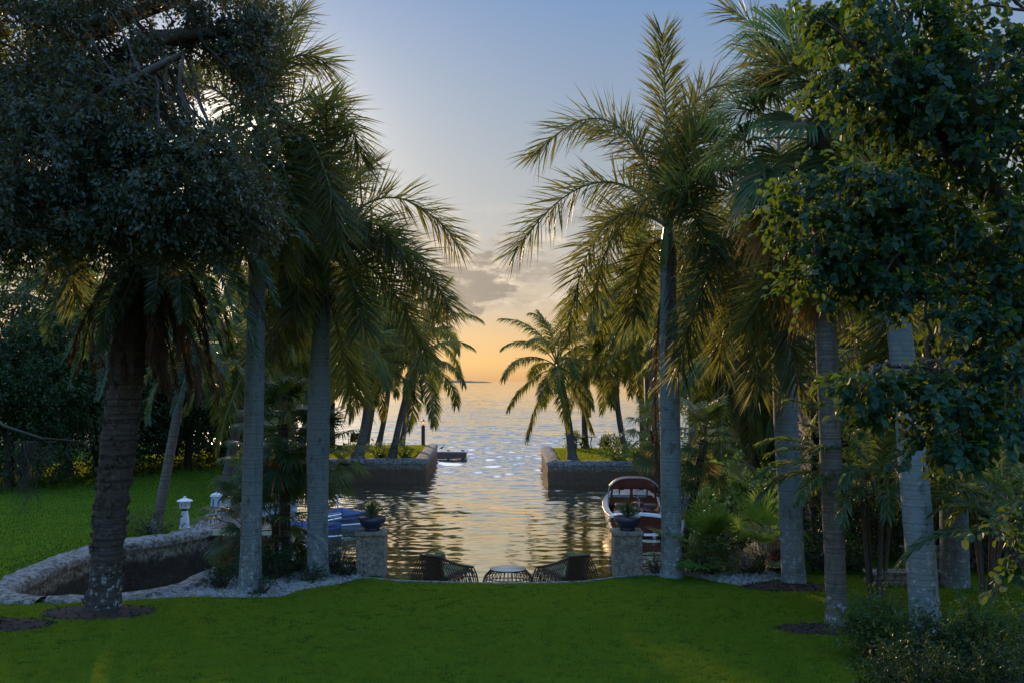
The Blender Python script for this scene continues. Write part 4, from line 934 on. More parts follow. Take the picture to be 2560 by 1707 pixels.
# orchid tree over the upper right
rb = (8.6, 11.5)
tree('orchid_tree', 'leafy tree with round lobed leaves hanging over the upper right corner', rb,
     [[(rb[0], rb[1], -.2), (8.3, 11.6, 2.5), (7.6, 11.8, 5.0), (6.4, 12, 6.8), (4.8, 12.2, 8.2)], [(8.0, 11.7, 3.6), (6.6, 11.8, 5.6), (5.0, 12, 6.4), (3.8, 12.2, 6.9)], [(8.2, 11.6, 3.2), (7.0, 11.4, 4.6), (5.6, 11.4, 5.1), (4.2, 11.5, 5.2)],
      [(7.8, 11.8, 4.8), (8.0, 12.3, 7.0), (7.2, 12.4, 9.5)], [(8.3, 11.6, 2.3), (6.9, 11.2, 3.6), (6.1, 11.1, 3.7)]],
     [(px(2220, 50, 12.3), (1.0, .9, .30), 50), (px(2390, 130, 12.2), (.9, .9, .40), 50), (px(2190, 190, 12), (.85, .7, .20), 40), (px(2330, 270, 12), (1.0, .9, .26), 54), (px(2480, 220, 12), (.6, .9, .7), 40), (px(2430, 390, 12), (.8, .8, .28), 40),
      (px(2140, 440, 11.8), (.80, .7, .16), 38), (px(2050, 520, 11.7), (.52, .5, .14), 24), (px(2150, 600, 11.7), (.80, .6, .19), 44), (px(2070, 680, 11.7), (.50, .45, .11), 22), (px(2270, 520, 12), (.60, .7, .28), 30), (px(2210, 690, 11.6), (.50, .4, .15), 22),
      (px(2460, 560, 12), (.60, .8, .36), 40), (px(2400, 760, 11.5), (.75, .6, .22), 38), (px(2520, 860, 11.3), (.48, .6, .40), 34), (px(2310, 980, 11), (.70, .5, .15), 40), (px(2450, 1040, 11), (.56, .5, .24), 36), (px(2160, 950, 11), (.36, .3, .07), 14), (px(2350, 1100, 10.8), (.36, .4, .10), 16),
      (px(2540, 680, 11.8), (.45, .8, .45), 30), (px(2535, 1330, 10.2), (.16, .3, .20), 9), (px(2700, 700, 12), (1.2, 1.4, 1.4), 50), (px(2440, -150, 12.3), (1.4, 1.2, .7), 50)],
     30, .17, .100, .078, 'orchid', oval=True, r0=.17, subs=170, droop=.45, flat=.25, twr=.03)
# dark masses behind the left shore
GBL = 'broadleaf trees behind the left lawn'
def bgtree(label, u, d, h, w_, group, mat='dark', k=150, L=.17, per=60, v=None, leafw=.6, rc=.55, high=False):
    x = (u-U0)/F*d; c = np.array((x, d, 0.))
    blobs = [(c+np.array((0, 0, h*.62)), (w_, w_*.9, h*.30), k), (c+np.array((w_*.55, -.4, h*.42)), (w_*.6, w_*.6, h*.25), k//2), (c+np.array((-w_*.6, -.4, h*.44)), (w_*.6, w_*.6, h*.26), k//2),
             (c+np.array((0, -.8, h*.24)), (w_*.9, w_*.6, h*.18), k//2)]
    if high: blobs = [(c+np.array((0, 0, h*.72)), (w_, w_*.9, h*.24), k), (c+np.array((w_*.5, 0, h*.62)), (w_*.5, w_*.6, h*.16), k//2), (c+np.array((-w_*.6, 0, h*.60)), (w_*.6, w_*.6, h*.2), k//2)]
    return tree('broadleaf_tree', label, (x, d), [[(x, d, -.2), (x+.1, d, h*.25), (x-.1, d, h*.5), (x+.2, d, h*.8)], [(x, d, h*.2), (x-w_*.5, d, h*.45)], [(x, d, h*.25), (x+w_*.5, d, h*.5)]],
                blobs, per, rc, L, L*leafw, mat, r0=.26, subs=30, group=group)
bgtree('dark broadleaf tree at the left edge with branches down to the lawn', 20, 47, 10.5, 3.6, GBL, k=200, L=.16, rc=.5)
bgtree('shaded broadleaf tree behind the stout date palm', 240, 55, 10.0, 5.0, GBL, k=190, L=.18, rc=.55)
bgtree('rounded dark green tree behind the thin leaning palm', 470, 58, 10.5, 4.6, GBL, k=200, L=.17)
bgtree('tall broadleaf tree far behind the left lawn', 330, 60, 12.0, 5.5, GBL, k=170, L=.24, rc=.8)
bgtree('tall broadleaf tree far back at the left edge', 60, 50, 13.0, 5.5, GBL, k=170, L=.22, rc=.8)
bgtree('broadleaf tree closing the gap behind the straight pale grey palm', 560, 66, 8.0, 4.2, GBL, k=150, L=.22, rc=.7)
bgtree('tall dense broadleaf tree added behind the coconut palms of the left point to block the sun', 828, 71, 14.0, 5.0, GBL, k=170, L=.24, rc=.8, high=True)  # added tree, raised to keep sun patches off the lawn
GBR = 'broadleaf trees behind the right shore'
bgtree('broadleaf tree lit from behind on the right shore', 1900, 70, 8.0, 4.5, GBR, mat='shrub', k=140, L=.22, rc=.7)
bgtree('dark broadleaf tree behind the fan palm on the right', 2120, 44, 10.5, 4.2, GBR, k=150, L=.2, rc=.7)
bgtree('dark broadleaf tree behind the last two grey palms', 2360, 34, 10.0, 4.0, GBR, k=170, L=.17, rc=.6)
bgtree('dark broadleaf tree at the far right edge', 2600, 28, 9.0, 3.2, GBR, k=170, L=.15, rc=.5)
bgtree('low round tree at the right shore behind the leaning coconut palm', 1990, 52, 5.0, 3.4, GBR, mat='shrub', k=150, L=.17)
# ------------------------------------------------------------------ shrubs
def shrub(label, u, v, d, w_, h, n, L, W, mat='shrub', oval=False, per=26, rc=.14, group=None, name='shrub', dy=None, cat='shrub', open_=False, stem=True):
    b = px(u, v, d); t = thing(name, label, cat, (b[0], b[1], 0), 0, group)
    mb = MB(); cents = crown(mb, [(np.array((0, 0, h*.52)), (w_, dy or w_*.8, h*.48), n)], per, rc, L, W, oval, droop=.0, shell=.25 if not open_ else .3)
    mb.build('foliage', M[mat], t)
    if stem:
        sb = MB(); k = min(28, len(cents))
        for c in cents[rng.choice(len(cents), k, replace=False)]:
            limb(sb, (rng.normal()*.05, rng.normal()*.04, -.03), c, .022 if open_ else .03, .006, wob=.3, n=7, sides=5)
        sb.build('stem', M['twig'], t)
    return t
GS = 'small shrubs on the gravel under the left grey palms'
shrub('airy small-leaved shrub against the bright water, left of the left planter pillar', 838, 1440, 26.0, .36, .92, 42, .065, .024, 'shrub', per=16, rc=.11, group=GS, open_=True)
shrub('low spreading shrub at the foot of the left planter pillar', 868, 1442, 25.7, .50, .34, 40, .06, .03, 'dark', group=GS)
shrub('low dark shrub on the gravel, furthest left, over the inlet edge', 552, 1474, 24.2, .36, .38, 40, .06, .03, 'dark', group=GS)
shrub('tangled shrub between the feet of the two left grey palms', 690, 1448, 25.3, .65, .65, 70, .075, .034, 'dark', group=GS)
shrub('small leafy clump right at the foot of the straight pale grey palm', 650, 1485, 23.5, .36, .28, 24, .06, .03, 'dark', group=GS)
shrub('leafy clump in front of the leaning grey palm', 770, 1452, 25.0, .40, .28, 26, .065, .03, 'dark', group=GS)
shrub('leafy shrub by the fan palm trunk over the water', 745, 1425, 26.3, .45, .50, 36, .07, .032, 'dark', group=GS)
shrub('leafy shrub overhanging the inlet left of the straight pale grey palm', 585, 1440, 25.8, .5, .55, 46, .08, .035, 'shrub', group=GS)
shrub('bush of flowers and narrow leaves round the foot of the thin leaning palm', 372, 1340, 32.6, .85, .75, 60, .12, .03, 'shrub', group=GS)
GSR = 'shrubs on the right bank'
shrub('dark leafy shrub under the bright green palmetto, right of the upright grey palm', 1775, 1432, 25.9, .72, .95, 110, .085, .042, 'shrub', group=GSR)
shrub('thin wispy shrub between the right planter pillar and the upright grey palm', 1640, 1434, 25.9, .30, .55, 26, .06, .022, 'shrub', per=14, group=GSR, open_=True)
shrub('sea grape bush with round glossy leaves and a few red ones', 1850, 1400, 30.5, 1.25, 2.3, 130, .15, .14, 'grape', oval=True, per=14, rc=.2, group=GSR, dy=1.3)
shrub('rust red shrub beside the twin ridged palm', 1940, 1420, 27.5, .30, .75, 40, .06, .03, 'redbush', group=GSR)
shrub('leafy green shrub on the sea wall above the dock', 1815, 1290, 39, 1.3, 1.6, 120, .13, .08, 'shrub', per=20, group=GSR)
shrub('round green shrub behind the white dock pile', 1760, 1270, 47, 1.7, 1.7, 120, .14, .08, 'shrub', per=20, group=GSR)
shrub('green shrub by the path on the right shore', 1905, 1270, 44, 1.5, 1.4, 90, .14, .08, 'shrub', per=20, group=GSR)
shrub('low leafy clump left of the twin ridged palm on the gravel', 1880, 1438, 26.0, .45, .35, 36, .07, .03, 'dark', group=GSR)
GSD = 'dark bushes under the right palms'
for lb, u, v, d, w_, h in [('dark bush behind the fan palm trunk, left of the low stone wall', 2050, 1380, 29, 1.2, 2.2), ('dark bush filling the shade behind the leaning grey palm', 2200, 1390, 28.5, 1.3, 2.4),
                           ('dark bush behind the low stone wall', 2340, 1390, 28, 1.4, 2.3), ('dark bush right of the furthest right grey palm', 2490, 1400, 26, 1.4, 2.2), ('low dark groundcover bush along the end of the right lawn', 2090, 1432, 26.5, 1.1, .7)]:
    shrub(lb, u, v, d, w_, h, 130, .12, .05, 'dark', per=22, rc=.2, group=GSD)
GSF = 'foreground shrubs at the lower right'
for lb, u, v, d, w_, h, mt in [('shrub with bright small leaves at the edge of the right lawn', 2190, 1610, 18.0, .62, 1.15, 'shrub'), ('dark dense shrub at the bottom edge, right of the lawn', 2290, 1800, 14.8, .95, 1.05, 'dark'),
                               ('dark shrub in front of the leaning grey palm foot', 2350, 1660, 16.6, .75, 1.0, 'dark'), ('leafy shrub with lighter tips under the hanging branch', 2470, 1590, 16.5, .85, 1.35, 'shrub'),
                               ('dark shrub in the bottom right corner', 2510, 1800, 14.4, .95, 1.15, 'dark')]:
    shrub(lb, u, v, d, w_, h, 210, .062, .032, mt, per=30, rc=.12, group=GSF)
GLP = 'small shrubs on the left point'
for lb, u, v, w_ in [('small rounded shrub between two coconut palms on the left point', 950, 1146, .75), ('small loose shrub right of the leaning palm near the lamp post', 1010, 1146, .7), ('small shrub at the foot of the flared coconut palm', 885, 1149, .7)]:
    shrub(lb, u, v, 64.2, w_, 1.0, 36, .16, .06, 'shrub', per=14, rc=.18, group=GLP)
GRPS = 'small plants on the right point'
for lb, u, v, d, w_, h in [('leafy small plant left of the short palm on the right point', 1437, 1120, 73, .5, 1.3), ('leafy plant just right of the red garden chair', 1525, 1122, 72, .4, 1.0), ('low broad leafed plant drooping over the sea wall of the right point', 1545, 1150, 62.3, 1.2, .8),
                           ('tall leafy plant behind the fan palm on the right point', 1600, 1130, 66, 1.8, 1.5)]:
    shrub(lb, u, v, d, w_, h, 40, .24, .08, 'shrub', per=12, rc=.2, group=GRPS)
# hanging moss at the left edge
mt = thing('hanging_moss', 'pale strands of moss hanging from the dark tree at the left edge', 'moss', tuple(px(70, 1130, 27)))
mb = MB()
for i in range(70):
    x0 = random.gauss(0, .13) if i < 50 else random.uniform(.3, 1.6); L_ = random.uniform(.4, 2.1 if i < 50 else .7); y0 = random.gauss(0, .1)
    P = [(x0+random.gauss(0, .04)*k, y0, .3-L_*k/5) for k in range(6)]; mb.tube(P, [.008]*5+[.003], 4, cap=False, rnd=random.random())
mb.tube([(-2.2, 1.0, 1.5), (-.8, .3, .7), (.4, 0, .38), (1.7, -.1, .30)], [.05, .04, .025, .01], 6)
mb.build('strands', M['moss'], mt)
# ------------------------------------------------------------------ made things
def rotz(a): c, s = math.cos(a), math.sin(a); return np.array(((c, -s, 0), (s, c, 0), (0, 0, 1)))
def bevel(o, w=.01, seg=2):
    m = o.modifiers.new('bevel', 'BEVEL'); m.width = w; m.segments = seg; m.limit_method = 'ANGLE'; m.angle_limit = R(35); return o
# stone pillars with pots
def pillar(label, u, potlabel, plantlabel, h):
    d = 26.0; b = px(u, 1432, d); b[2] = 0
    t = thing('stone_pillar', label, 'pillar', b, 0, 'coral stone pillars by the water')
    mb = MB(); n = 15; w = .36
    g_ = np.linspace(-1, 1, n); zs = np.linspace(-.05, h-.10, 20); V = []
    ring = [(x, -1) for x in g_[:-1]]+[(1, y) for y in g_[:-1]]+[(x, 1) for x in g_[:0:-1]]+[(-1, y) for y in g_[:0:-1]]
    for z in zs:
        for x, y in ring:
            q = Vector((x*w+b[0]*3, y*w, z)); e = noise.noise(q*3)*.014+noise.noise(q*9)*.012
            V.append((x*w*(1+e*2), y*w*(1+e*2), z))
    m = len(ring); i = np.arange(len(zs)-1)[:, None]*m; j = np.arange(m)[None]; k = (j+1) % m
    mb.add(V, np.stack([i+j, i+k, i+m+k, i+m+j], -1).reshape(-1, 4)); mb.build('shaft', M['coral_stone'], t, smooth=False)
    mb = MB(); mb.box((0, 0, h-.05), (.80, .80, .10)); bevel(mb.build('cap_stone', M['coral_stone'], t), .02)
    p = thing('planter_bowl', potlabel, 'planter', (b[0]+.01, b[1], h), 0, 'dark bowls on the pillars')
    mb = MB(); mb.lathe([(0, 0), (.20, 0), (.20, .05), (.19, .06), (.27, .11), (.335, .22), (.36, .345), (.345, .35), (.325, .30), (0, .29)], sides=36)
    mb.build('bowl', M['navy'], p, smooth=True)
    mb = MB(); mb.lathe([(.325, .305), (.2, .315), (0, .32)], sides=24); mb.build('soil', M['soil'], p, smooth=True)
    y = thing('yucca_plant', plantlabel, 'plant', (b[0]+.01, b[1], h+.31), 0, 'spiky plants in the bowls')
    mb = MB(); n = 130; a = rng.random(n)*6.283; el_ = np.radians(18+72*rng.random(n)**.8)
    D_ = np.stack([np.cos(a)*np.cos(el_), np.sin(a)*np.cos(el_), np.sin(el_)], -1)
    leaf_cards(mb, D_*.03, D_, randdir(n), .40+.18*rng.random(n), .022)
    mb.build('leaves', M['yucca'], y); mb = MB(); mb.lathe([(.05, -.02), (.045, .08), (0, .10)], sides=8); mb.build('stem', M['twig'], y)
pillar('square pitted coral stone pillar left of the lounge chairs', 930, 'dark navy bowl planter on the left stone pillar', 'spiky thin leaved plant in the bowl on the left pillar', 1.12)
pillar('square pitted coral stone pillar right of the lounge chairs, in front of the boat', 1567, 'dark navy bowl planter on the right pillar in front of the boat stern', 'spiky thin leaved plant in front of the boat stern', 1.13)
# lounge chairs of open wicker
def lounge(label, u, rz, flip):
    loc = px(u, 1440, 25.75); loc[2] = -.36
    t = thing('lounge_chair', label, 'chair', loc, rz, 'open wicker lounge chairs facing the water')
    bt = [np.array((s*.29, -.50, .93)) for s in (-1, 1)]; fr = [np.array((s*.50, .72, .50)) for s in (-1, 1)]
    foot_b = [np.array((s*.72, -.42, 0)) for s in (-1, 1)]; foot_f = [np.array((s*.64, .74, 0)) for s in (-1, 1)]
    mb = MB()
    for s in (0, 1):
        n = 13
        top = [bt[s]+(fr[s]-bt[s])*k+np.array((0, 0, -.05*math.sin(math.pi*k))) for k in np.linspace(0, 1, n)]
        mid = [p+np.array(((-.09, .09)[s], 0, -.1)) for p in top]
        low = [foot_b[s]+(foot_f[s]-foot_b[s])*k for k in np.linspace(0, 1, n)]
        mb.tube(top, .035, 7)
        for p, q in zip(top, low): mb.tube(bez(p, (p+q)/2+np.array(((-.09, .09)[s], 0, .06)), q, 7), .017, 5)
        for f in (.3, .55, .8):
            mb.tube([bez(p, (p+q)/2+np.array(((-.09, .09)[s], 0, .06)), q, 11)[int(f*10)] for p, q in zip(top, low)], .014, 5)
        mb.tube(low, .02, 5)
    for k in np.linspace(0, 1, 11):        # front and rear rods
        p = fr[0]+(fr[1]-fr[0])*k; q = foot_f[0]+(foot_f[1]-foot_f[0])*k; mb.tube(bez(p, (p+q)/2+np.array((0, .08, .05)), q, 6), .016, 5)
        p = np.array((-.36+.72*k, -.47, .36)); q = foot_b[0]+(foot_b[1]-foot_b[0])*k; mb.tube([p, q], .016, 5)
    mb.tube([fr[0], fr[1]], .022, 6); mb.tube([foot_f[0], foot_f[1]], .014, 5); mb.tube([foot_b[0], foot_b[1]], .014, 5); mb.tube([bt[0], bt[1]], .022, 6)
    mb.build('frame', M['wicker'], t, smooth=True)
    mb = MB()                               # woven back: close rods over a thin shell
    for k in np.linspace(0, 1, 17):
        p = bt[0]+(bt[1]-bt[0])*k; q = np.array((-.33+.66*k, -.30, .30)); mb.tube([p, (p+q)/2+np.array((0, -.05, 0)), q], .011, 5)
    for k in np.linspace(.04, 1, 12):
        a = bt[0]*(1-k)+np.array((-.33, -.30, .30))*k; c = bt[1]*(1-k)+np.array((.33, -.30, .30))*k; o = np.array((0, -.05*math.sin(math.pi*k)*1.2, 0))
        mb.tube([a+o, (a+c)/2+o, c+o], .011, 5)
    mb.build('backrest', M['wicker'], t, smooth=True)
    mb = MB()
    for k in np.linspace(-1, 1, 26): mb.tube([(k*.38, -.32, .30), (k*.48, .70, .42)], .014, 5)
    for k in np.linspace(0, 1, 22): mb.tube([(-.38-.10*k, -.32+1.02*k, .30+.12*k), (.38+.10*k, -.32+1.02*k, .30+.12*k)], .012, 5)
    mb.build('seat', M['wicker'], t, smooth=True)
    mb = MB(); mb.box((0, 0, 0), (.54, .10, .58), rot=Matrix.Rotation(R(14), 3, 'X')); c = bevel(mb.build('back_cushion', M['cushion'], t, loc=(0, -.31, .68)), .05, 4)
    mb = MB(); mb.box((0, 0, 0), (.70, .96, .10), rot=Matrix.Rotation(R(6), 3, 'X')); bevel(mb.build('seat_cushion', M['cushion'], t, loc=(0, .22, .42)), .05, 4)
    mb = MB(); mb.box((0, 0, 0), (.30, .10, .20), rot=Matrix.Rotation(R(20), 3, 'X')); bevel(mb.build('pillow', M['cushion'], t, loc=(.13*flip, -.24, .90)), .05, 4)
lounge('left open wicker lounge chair with olive cushions, turned right', 1104, R(-32), 1)
lounge('right open wicker lounge chair with olive cushions, turned left', 1421, R(32), -1)
loc = px(1270, 1440, 25.8); loc[2] = -.36
t = thing('coffee_table', 'round wicker table with flared rod sides between the lounge chairs', 'table', loc)
mb = MB(); n = 36; th = np.linspace(0, 2*np.pi, n, endpoint=False)
pt = lambda a, r, z: np.array((r*math.cos(a), r*math.sin(a), z))
for a in th: mb.tube([pt(a, .44, .50), pt(a, .60, .34), pt(a, .645, .22), pt(a, .645, 0)], .012, 5)
for r_, z in ((.44, .50), (.615, .30), (.645, .15), (.645, .01)): mb.tube([pt(a, r_, z) for a in np.append(th, th[:2])], .014, 5, cap=False)
mb.build('frame', M['wicker'], t, smooth=True)
mb = MB(); mb.lathe([(0, .505), (.46, .505), (.475, .518), (.46, .532), (0, .532)], sides=40); mb.build('tabletop', M['tabletop'], t, smooth=True)

# wooden launch, stern towards us
def launch():
    o = px(1592, 1330, 41.0); o[2] = -1.4
    t = thing('motor_boat', 'mahogany motor launch moored stern-on with a brown hardtop and twin windscreen', 'boat', o, R(-4))
    Ls = np.array([0, .25, 1.0, 2.2, 3.6, 5.0, 6.2, 7.2, 7.7]); hw = np.array([1.08, 1.14, 1.26, 1.32, 1.30, 1.12, .80, .36, .03])
    sh = np.array([.86, .87, .90, .95, 1.03, 1.14, 1.28, 1.42, 1.50]); n = len(Ls)
    def hullpts(i):
        b, h = hw[i], sh[i]
        return [(-b, h), (-b*.985, h*.70), (-b*.93, h*.36), (-b*.86, .06), (-b*.55, -.30), (0, -.42)]
    V = []
    for i in range(n):
        p = hullpts(i); p = p+[(-x, z) for x, z in p[-2::-1]]
        V += [(x, Ls[i], z) for x, z in p]
    m = 11; i = np.arange(n-1)[:, None]*m; j = np.arange(m-1)[None]
    mb = MB(); mb.add(V, np.stack([i+j, i+m+j, i+m+j+1, i+j+1], -1).reshape(-1, 4)); mb.build('hull', M['mahog'], t, smooth=True)
    mb = MB(); mb.add([(x, 0, z) for x, z in [(a[0], a[2]) for a in V[:m]]], np.array([[0, 1, 9, 10], [1, 2, 8, 9], [2, 3, 7, 8], [3, 4, 6, 7]])); mb.add([V[4], V[5], V[6]], np.array([[0, 1, 2]]))
    mb.build('transom', M['mahog'], t)
    mb = MB()                              # covering boards and decks
    for i in range(n-1):
        for s in (-1, 1):
            a, b = hw[i], hw[i+1]; ia, ib = max(0, a-.20), max(0, b-.20)
            if Ls[i] >= 5.0: ia = ib = 0
            elif Ls[i+1] > 4.9: ib = max(0, b-.20)
            q = [(s*a*1.01, Ls[i], sh[i]+.02), (s*b*1.01, Ls[i+1], sh[i+1]+.02), (s*ib, Ls[i+1], sh[i+1]+.05), (s*ia, Ls[i], sh[i]+.05)]
            mb.add(q, np.array([[0, 1, 2, 3]] if s > 0 else [[3, 2, 1, 0]]))
    mb.build('side_deck', M['deckgrey'], t)
    mb = MB()
    for s in (-1, 1): mb.tube([(s*hw[i]*1.015, Ls[i], sh[i]) for i in range(n)], .024, 6)
    mb.build('rub_rail', M['deckgrey'], t, smooth=True)
    mb = MB(); x = np.linspace(-1.08, 1.08, 13)
    for a, b in zip(x[:-1], x[1:]):
        za, zb = [.86+.09*(1-(q/1.08)**2) for q in (a, b)]
        mb.add([(a, -.03, za-.07), (b, -.03, zb-.07), (b, -.03, zb+.03), (a, -.03, za+.03), (a, .36, za+.03), (b, .36, zb+.03)], np.array([[0, 1, 2, 3], [3, 2, 5, 4]]))
    mb.build('stern_trim', M['white'], t)
    mb = MB()
    for a, b in zip(x[:-1], x[1:]):
        za, zb = [.88+.26*(1-(q/1.2)**2) for q in (a, b)]
        mb.add([(a*.86, .37, za-.06), (b*.86, .37, zb-.06), (b*.86, .55, zb+.04), (a*.86, .55, za+.04), (a*.84, 1.7, za+.02), (b*.84, 1.7, zb+.02)], np.array([[0, 1, 2, 3], [3, 2, 5, 4]]))
    mb.build('engine_hatch', M['mahog'], t)
    mb = MB(); mb.box((-.62, 1.2, 1.16), (.46, .5, .14)); mb.box((.55, 1.2, 1.16), (.66, .5, .14)); bevel(mb.build('seat', M['bronze'], t), .03)
    mb = MB(); mb.box((.08, 1.15, 1.20), (.50, .4, .20)); bevel(mb.build('companion_box', M['mahog'], t), .02)
    # cabin: raked windscreen frame, two panes, coamings, hardtop
    y0, zb, zt = 3.0, 1.24, 1.74
    mb = MB(); W_ = 1.02
    def bar(a, b, w=.05): mb.tube([a, b], w, 4)
    for s in (-1, 1): bar((s*W_, y0, zb-.2), (s*W_*.90, y0-.25, zt), .05); bar((s*W_*.58, y0+.12, zb-.1), (s*W_*.60, y0-.22, zt), .035)
    bar((-W_, y0, zb), (W_, y0, zb), .05); bar((-W_*.9, y0-.25, zt-.02), (W_*.9, y0-.25, zt-.02), .05)
    mb.box((-.08, y0-.1, (zb+zt)/2), (.13, .06, zt-zb)); mb.box((0, y0+.02, zb-.16), (2*W_, .08, .26))
    mb.build('windscreen_frame', M['teak'], t)
    for c0, c1 in ((-.92, -.16), (0.0, .58), (.62, .92)):
        mb = MB(); mb.add([(c0, y0-.01, zb+.03), (c1, y0-.01, zb+.03), (c1*.95, y0-.24, zt-.05), (c0*.95, y0-.24, zt-.05)], np.array([[0, 1, 2, 3]])); g_ = mb.build('windscreen', M['glass'], t)
        if c1-c0 > .4:
            mb = MB(); xm = (c0+c1)/2; mb.tube([(xm+.05, y0-.30, zt-.07), (xm-.22, y0-.16, zb+.30)], .010, 4); mb.box((xm+.05, y0-.30, zt-.06), (.16, .06, .06)); mb.build('wiper', M['black'], g_)
    mb = MB(); nx = 13; xs = np.linspace(-1, 1, nx); ys = np.linspace(2.05, 3.5, 7); V = []
    for y in ys:
        for q in xs: V.append((q*1.06, y, zt+.50-.40*abs(q)**3.4-.06*((y-2.6)/.9)**2))
    i = np.arange(6)[:, None]*nx; j = np.arange(nx-1)[None]
    Fq = np.stack([i+j, i+j+1, i+nx+j+1, i+nx+j], -1).reshape(-1, 4); V = np.array(V)
    mb.add(V, Fq); mb.add(V-np.array((0, 0, .03)), Fq[:, ::-1]); 
    mb.build('hardtop', M['teak'], t, smooth=True)
    mb = MB()
    aft = [tuple(V[k]) for k in range(nx)]
    mb.tube([(-1.12, 2.2, .98)]+[(-1.11, 2.1, zt-.2)]+[(p[0]*1.01, p[1], p[2]+.02) for p in aft]+[(1.11, 2.1, zt-.2), (1.12, 2.2, .98)], .032, 6)
    mb.build('top_frame', M['deckgrey'], t, smooth=True)
    mb = MB()                              # front curtain under the hardtop
    for k in range(nx-1):
        a, b = V[k+nx], V[k+1+nx]
        mb.add([a, b, (b[0]*.92, y0-.27, zt-.03), (a[0]*.92, y0-.27, zt-.03)], np.array([[0, 1, 2, 3]]))
    mb.build('curtain', M['teak'], t)
    mb = MB(); mb.box((0, -.03, .13), (1.9, .05, .05)); mb.box((0, -.12, .10), (1.7, .22, .03)); mb.build('swim_step', M['white'], t)
    mb = MB(); mb.tube([(.72, -.07, .20), (.72, -.07, -.02)], .10, 10); mb.tube([(-.3, -.05, .1), (-.3, -.12, .1)], .06, 8); mb.build('exhaust_pipe', M['chrome'], t, smooth=True)
    return t, o
BO, bo = launch()
# flag on the stern
fl = thing('flag', 'small red white and blue striped flag hanging on its staff at the boat stern', 'flag', (bo[0]+.02, bo[1]-.10, bo[2]+.85))
mb = MB(); mb.tube([(0, 0, 0), (-.06, -.22, .95)], .014, 6); mb.lathe([(0, .95), (.025, .97), (0, 1.0)], c=(-.06, -.22, 0), sides=8); mb.build('staff', M['teak'], fl)
mb = MB(); nu, nv = 14, 13
def flp(u, v):  # cloth hangs from the staff, folded
    x = -.05+.14*u+.05*math.sin(u*7+v*2)+.26*v*u*.5; y = -.2-.03*math.sin(u*8); z = .86-.28*v-.50*u-.10*u*v
    return (x+v*.06, y, z)
for i in range(nu):
    for j in range(nv):
        u0, u1, v0, v1 = i/nu, (i+1)/nu, j/nv, (j+1)/nv
        mi = 2 if (u0 < .40 and j < 7) else (0 if j % 2 == 0 else 1)
        mb.add([flp(u0, v0), flp(u1, v0), flp(u1, v1), flp(u0, v1)], np.array([[0, 1, 2, 3]]), mi=mi)
for r_ in range(4):
    for c_ in range(5):
        p = np.array(flp(.04+.075*c_, .06+.12*r_))+np.array((0, -.006, 0)); mb.add([p+np.array(q)*.007 for q in ((-1, 0, -1), (1, 0, -1), (1, 0, 1), (-1, 0, 1))], np.array([[0, 1, 2, 3]]), mi=1)
mb.build('cloth', [M['flagred'], M['flagwhite'], M['flagblue']], fl)

# covered boats at the left dock
def covered(label, uc, d, L, rz, hump, mast):
    o = px(uc, 1315, d); o[2] = -1.4; t = thing('covered_boat', label, 'boat', o, rz, 'boats under blue canvas covers')
    ys = np.linspace(0, 1, 15); hw = .95*np.minimum(1, 1.75*(1-ys))**.6*(ys < .999); mb = MB(); V = []
    for y, b in zip(ys, hw):
        p = [(-b, .55+.18*y), (-b*.92, .22), (-b*.7, -.15), (0, -.3)]; p = p+[(-x, z) for x, z in p[-2::-1]]
        V += [(y*L-L/2, x, z) for x, z in p]
    m = 7; i = np.arange(14)[:, None]*m; j = np.arange(m-1)[None]; mb.add(V, np.stack([i+j, i+m+j, i+m+j+1, i+j+1], -1).reshape(-1, 4)); mb.add(V[:7], np.array([[0, 1, 2, 3, 4, 5, 6]]))
    mb.build('hull', M['navyhull'], t, smooth=True)
    mb = MB()
    for s in (-1, 1): mb.tube([(y*L-L/2, s*b*.945, .255+.02*y) for y, b in zip(ys, hw)], .028, 5)
    mb.build('stripe', M['white'], t)
    mb = MB(); V = []; nx = 11; qs = np.linspace(-1, 1, nx)
    for y, b in zip(ys, hw):
        top = .62+.16*y+hump*math.exp(-((y-.48)/.20)**2)
        for q in qs:
            z = .50+.16*y+(top-.50-.16*y)*(1-abs(q)**2.2)+.03*math.sin(q*9+y*22)*(1-abs(q))+.02*noise.noise(Vector((y*9, q*4, uc)))
            V.append((y*L-L/2, q*(b+.035), z-(.10 if abs(q) > .99 else 0)))
    i = np.arange(14)[:, None]*nx; j = np.arange(nx-1)[None]; mb.add(V, np.stack([i+j, i+j+1, i+nx+j+1, i+nx+j], -1).reshape(-1, 4)); mb.add(V[:nx], np.array([list(range(nx))]))
    mb.build('cover', M['blue'], t, smooth=True)
    mb = MB(); mb.box((L*.05, -.72, .78), (.03, .03, .32)); mb.build('strap', M['black'], t)
    if mast: mb = MB(); mb.tube([(-.15, 0, .9), (-.15, 0, 1.6)], .03, 6); mb.build('pole', M['pile'], t)
    else:
        mb = MB()
        for z in (.95, 1.1): mb.tube([(L*.22, -.7, z-.1), (L*.40, -.45, z), (L*.50, 0, z+.03), (L*.40, .45, z), (L*.22, .7, z-.1)], .022, 6)
        for q in ((L*.3, -.58), (L*.44, -.32), (L*.3, .58)): mb.tube([(q[0], q[1], .7), (q[0], q[1], 1.08)], .018, 5)
        mb.build('bow_rail', M['chrome'], t)
covered('boat under a humped blue canvas cover beside the left planter bowl', 853, 43.4, 2.7, R(2), .22, True)
covered('boat under a flat blue cover with a chrome bow rail behind the leaning grey palm', 765, 40.0, 3.0, R(-12), .10, False)
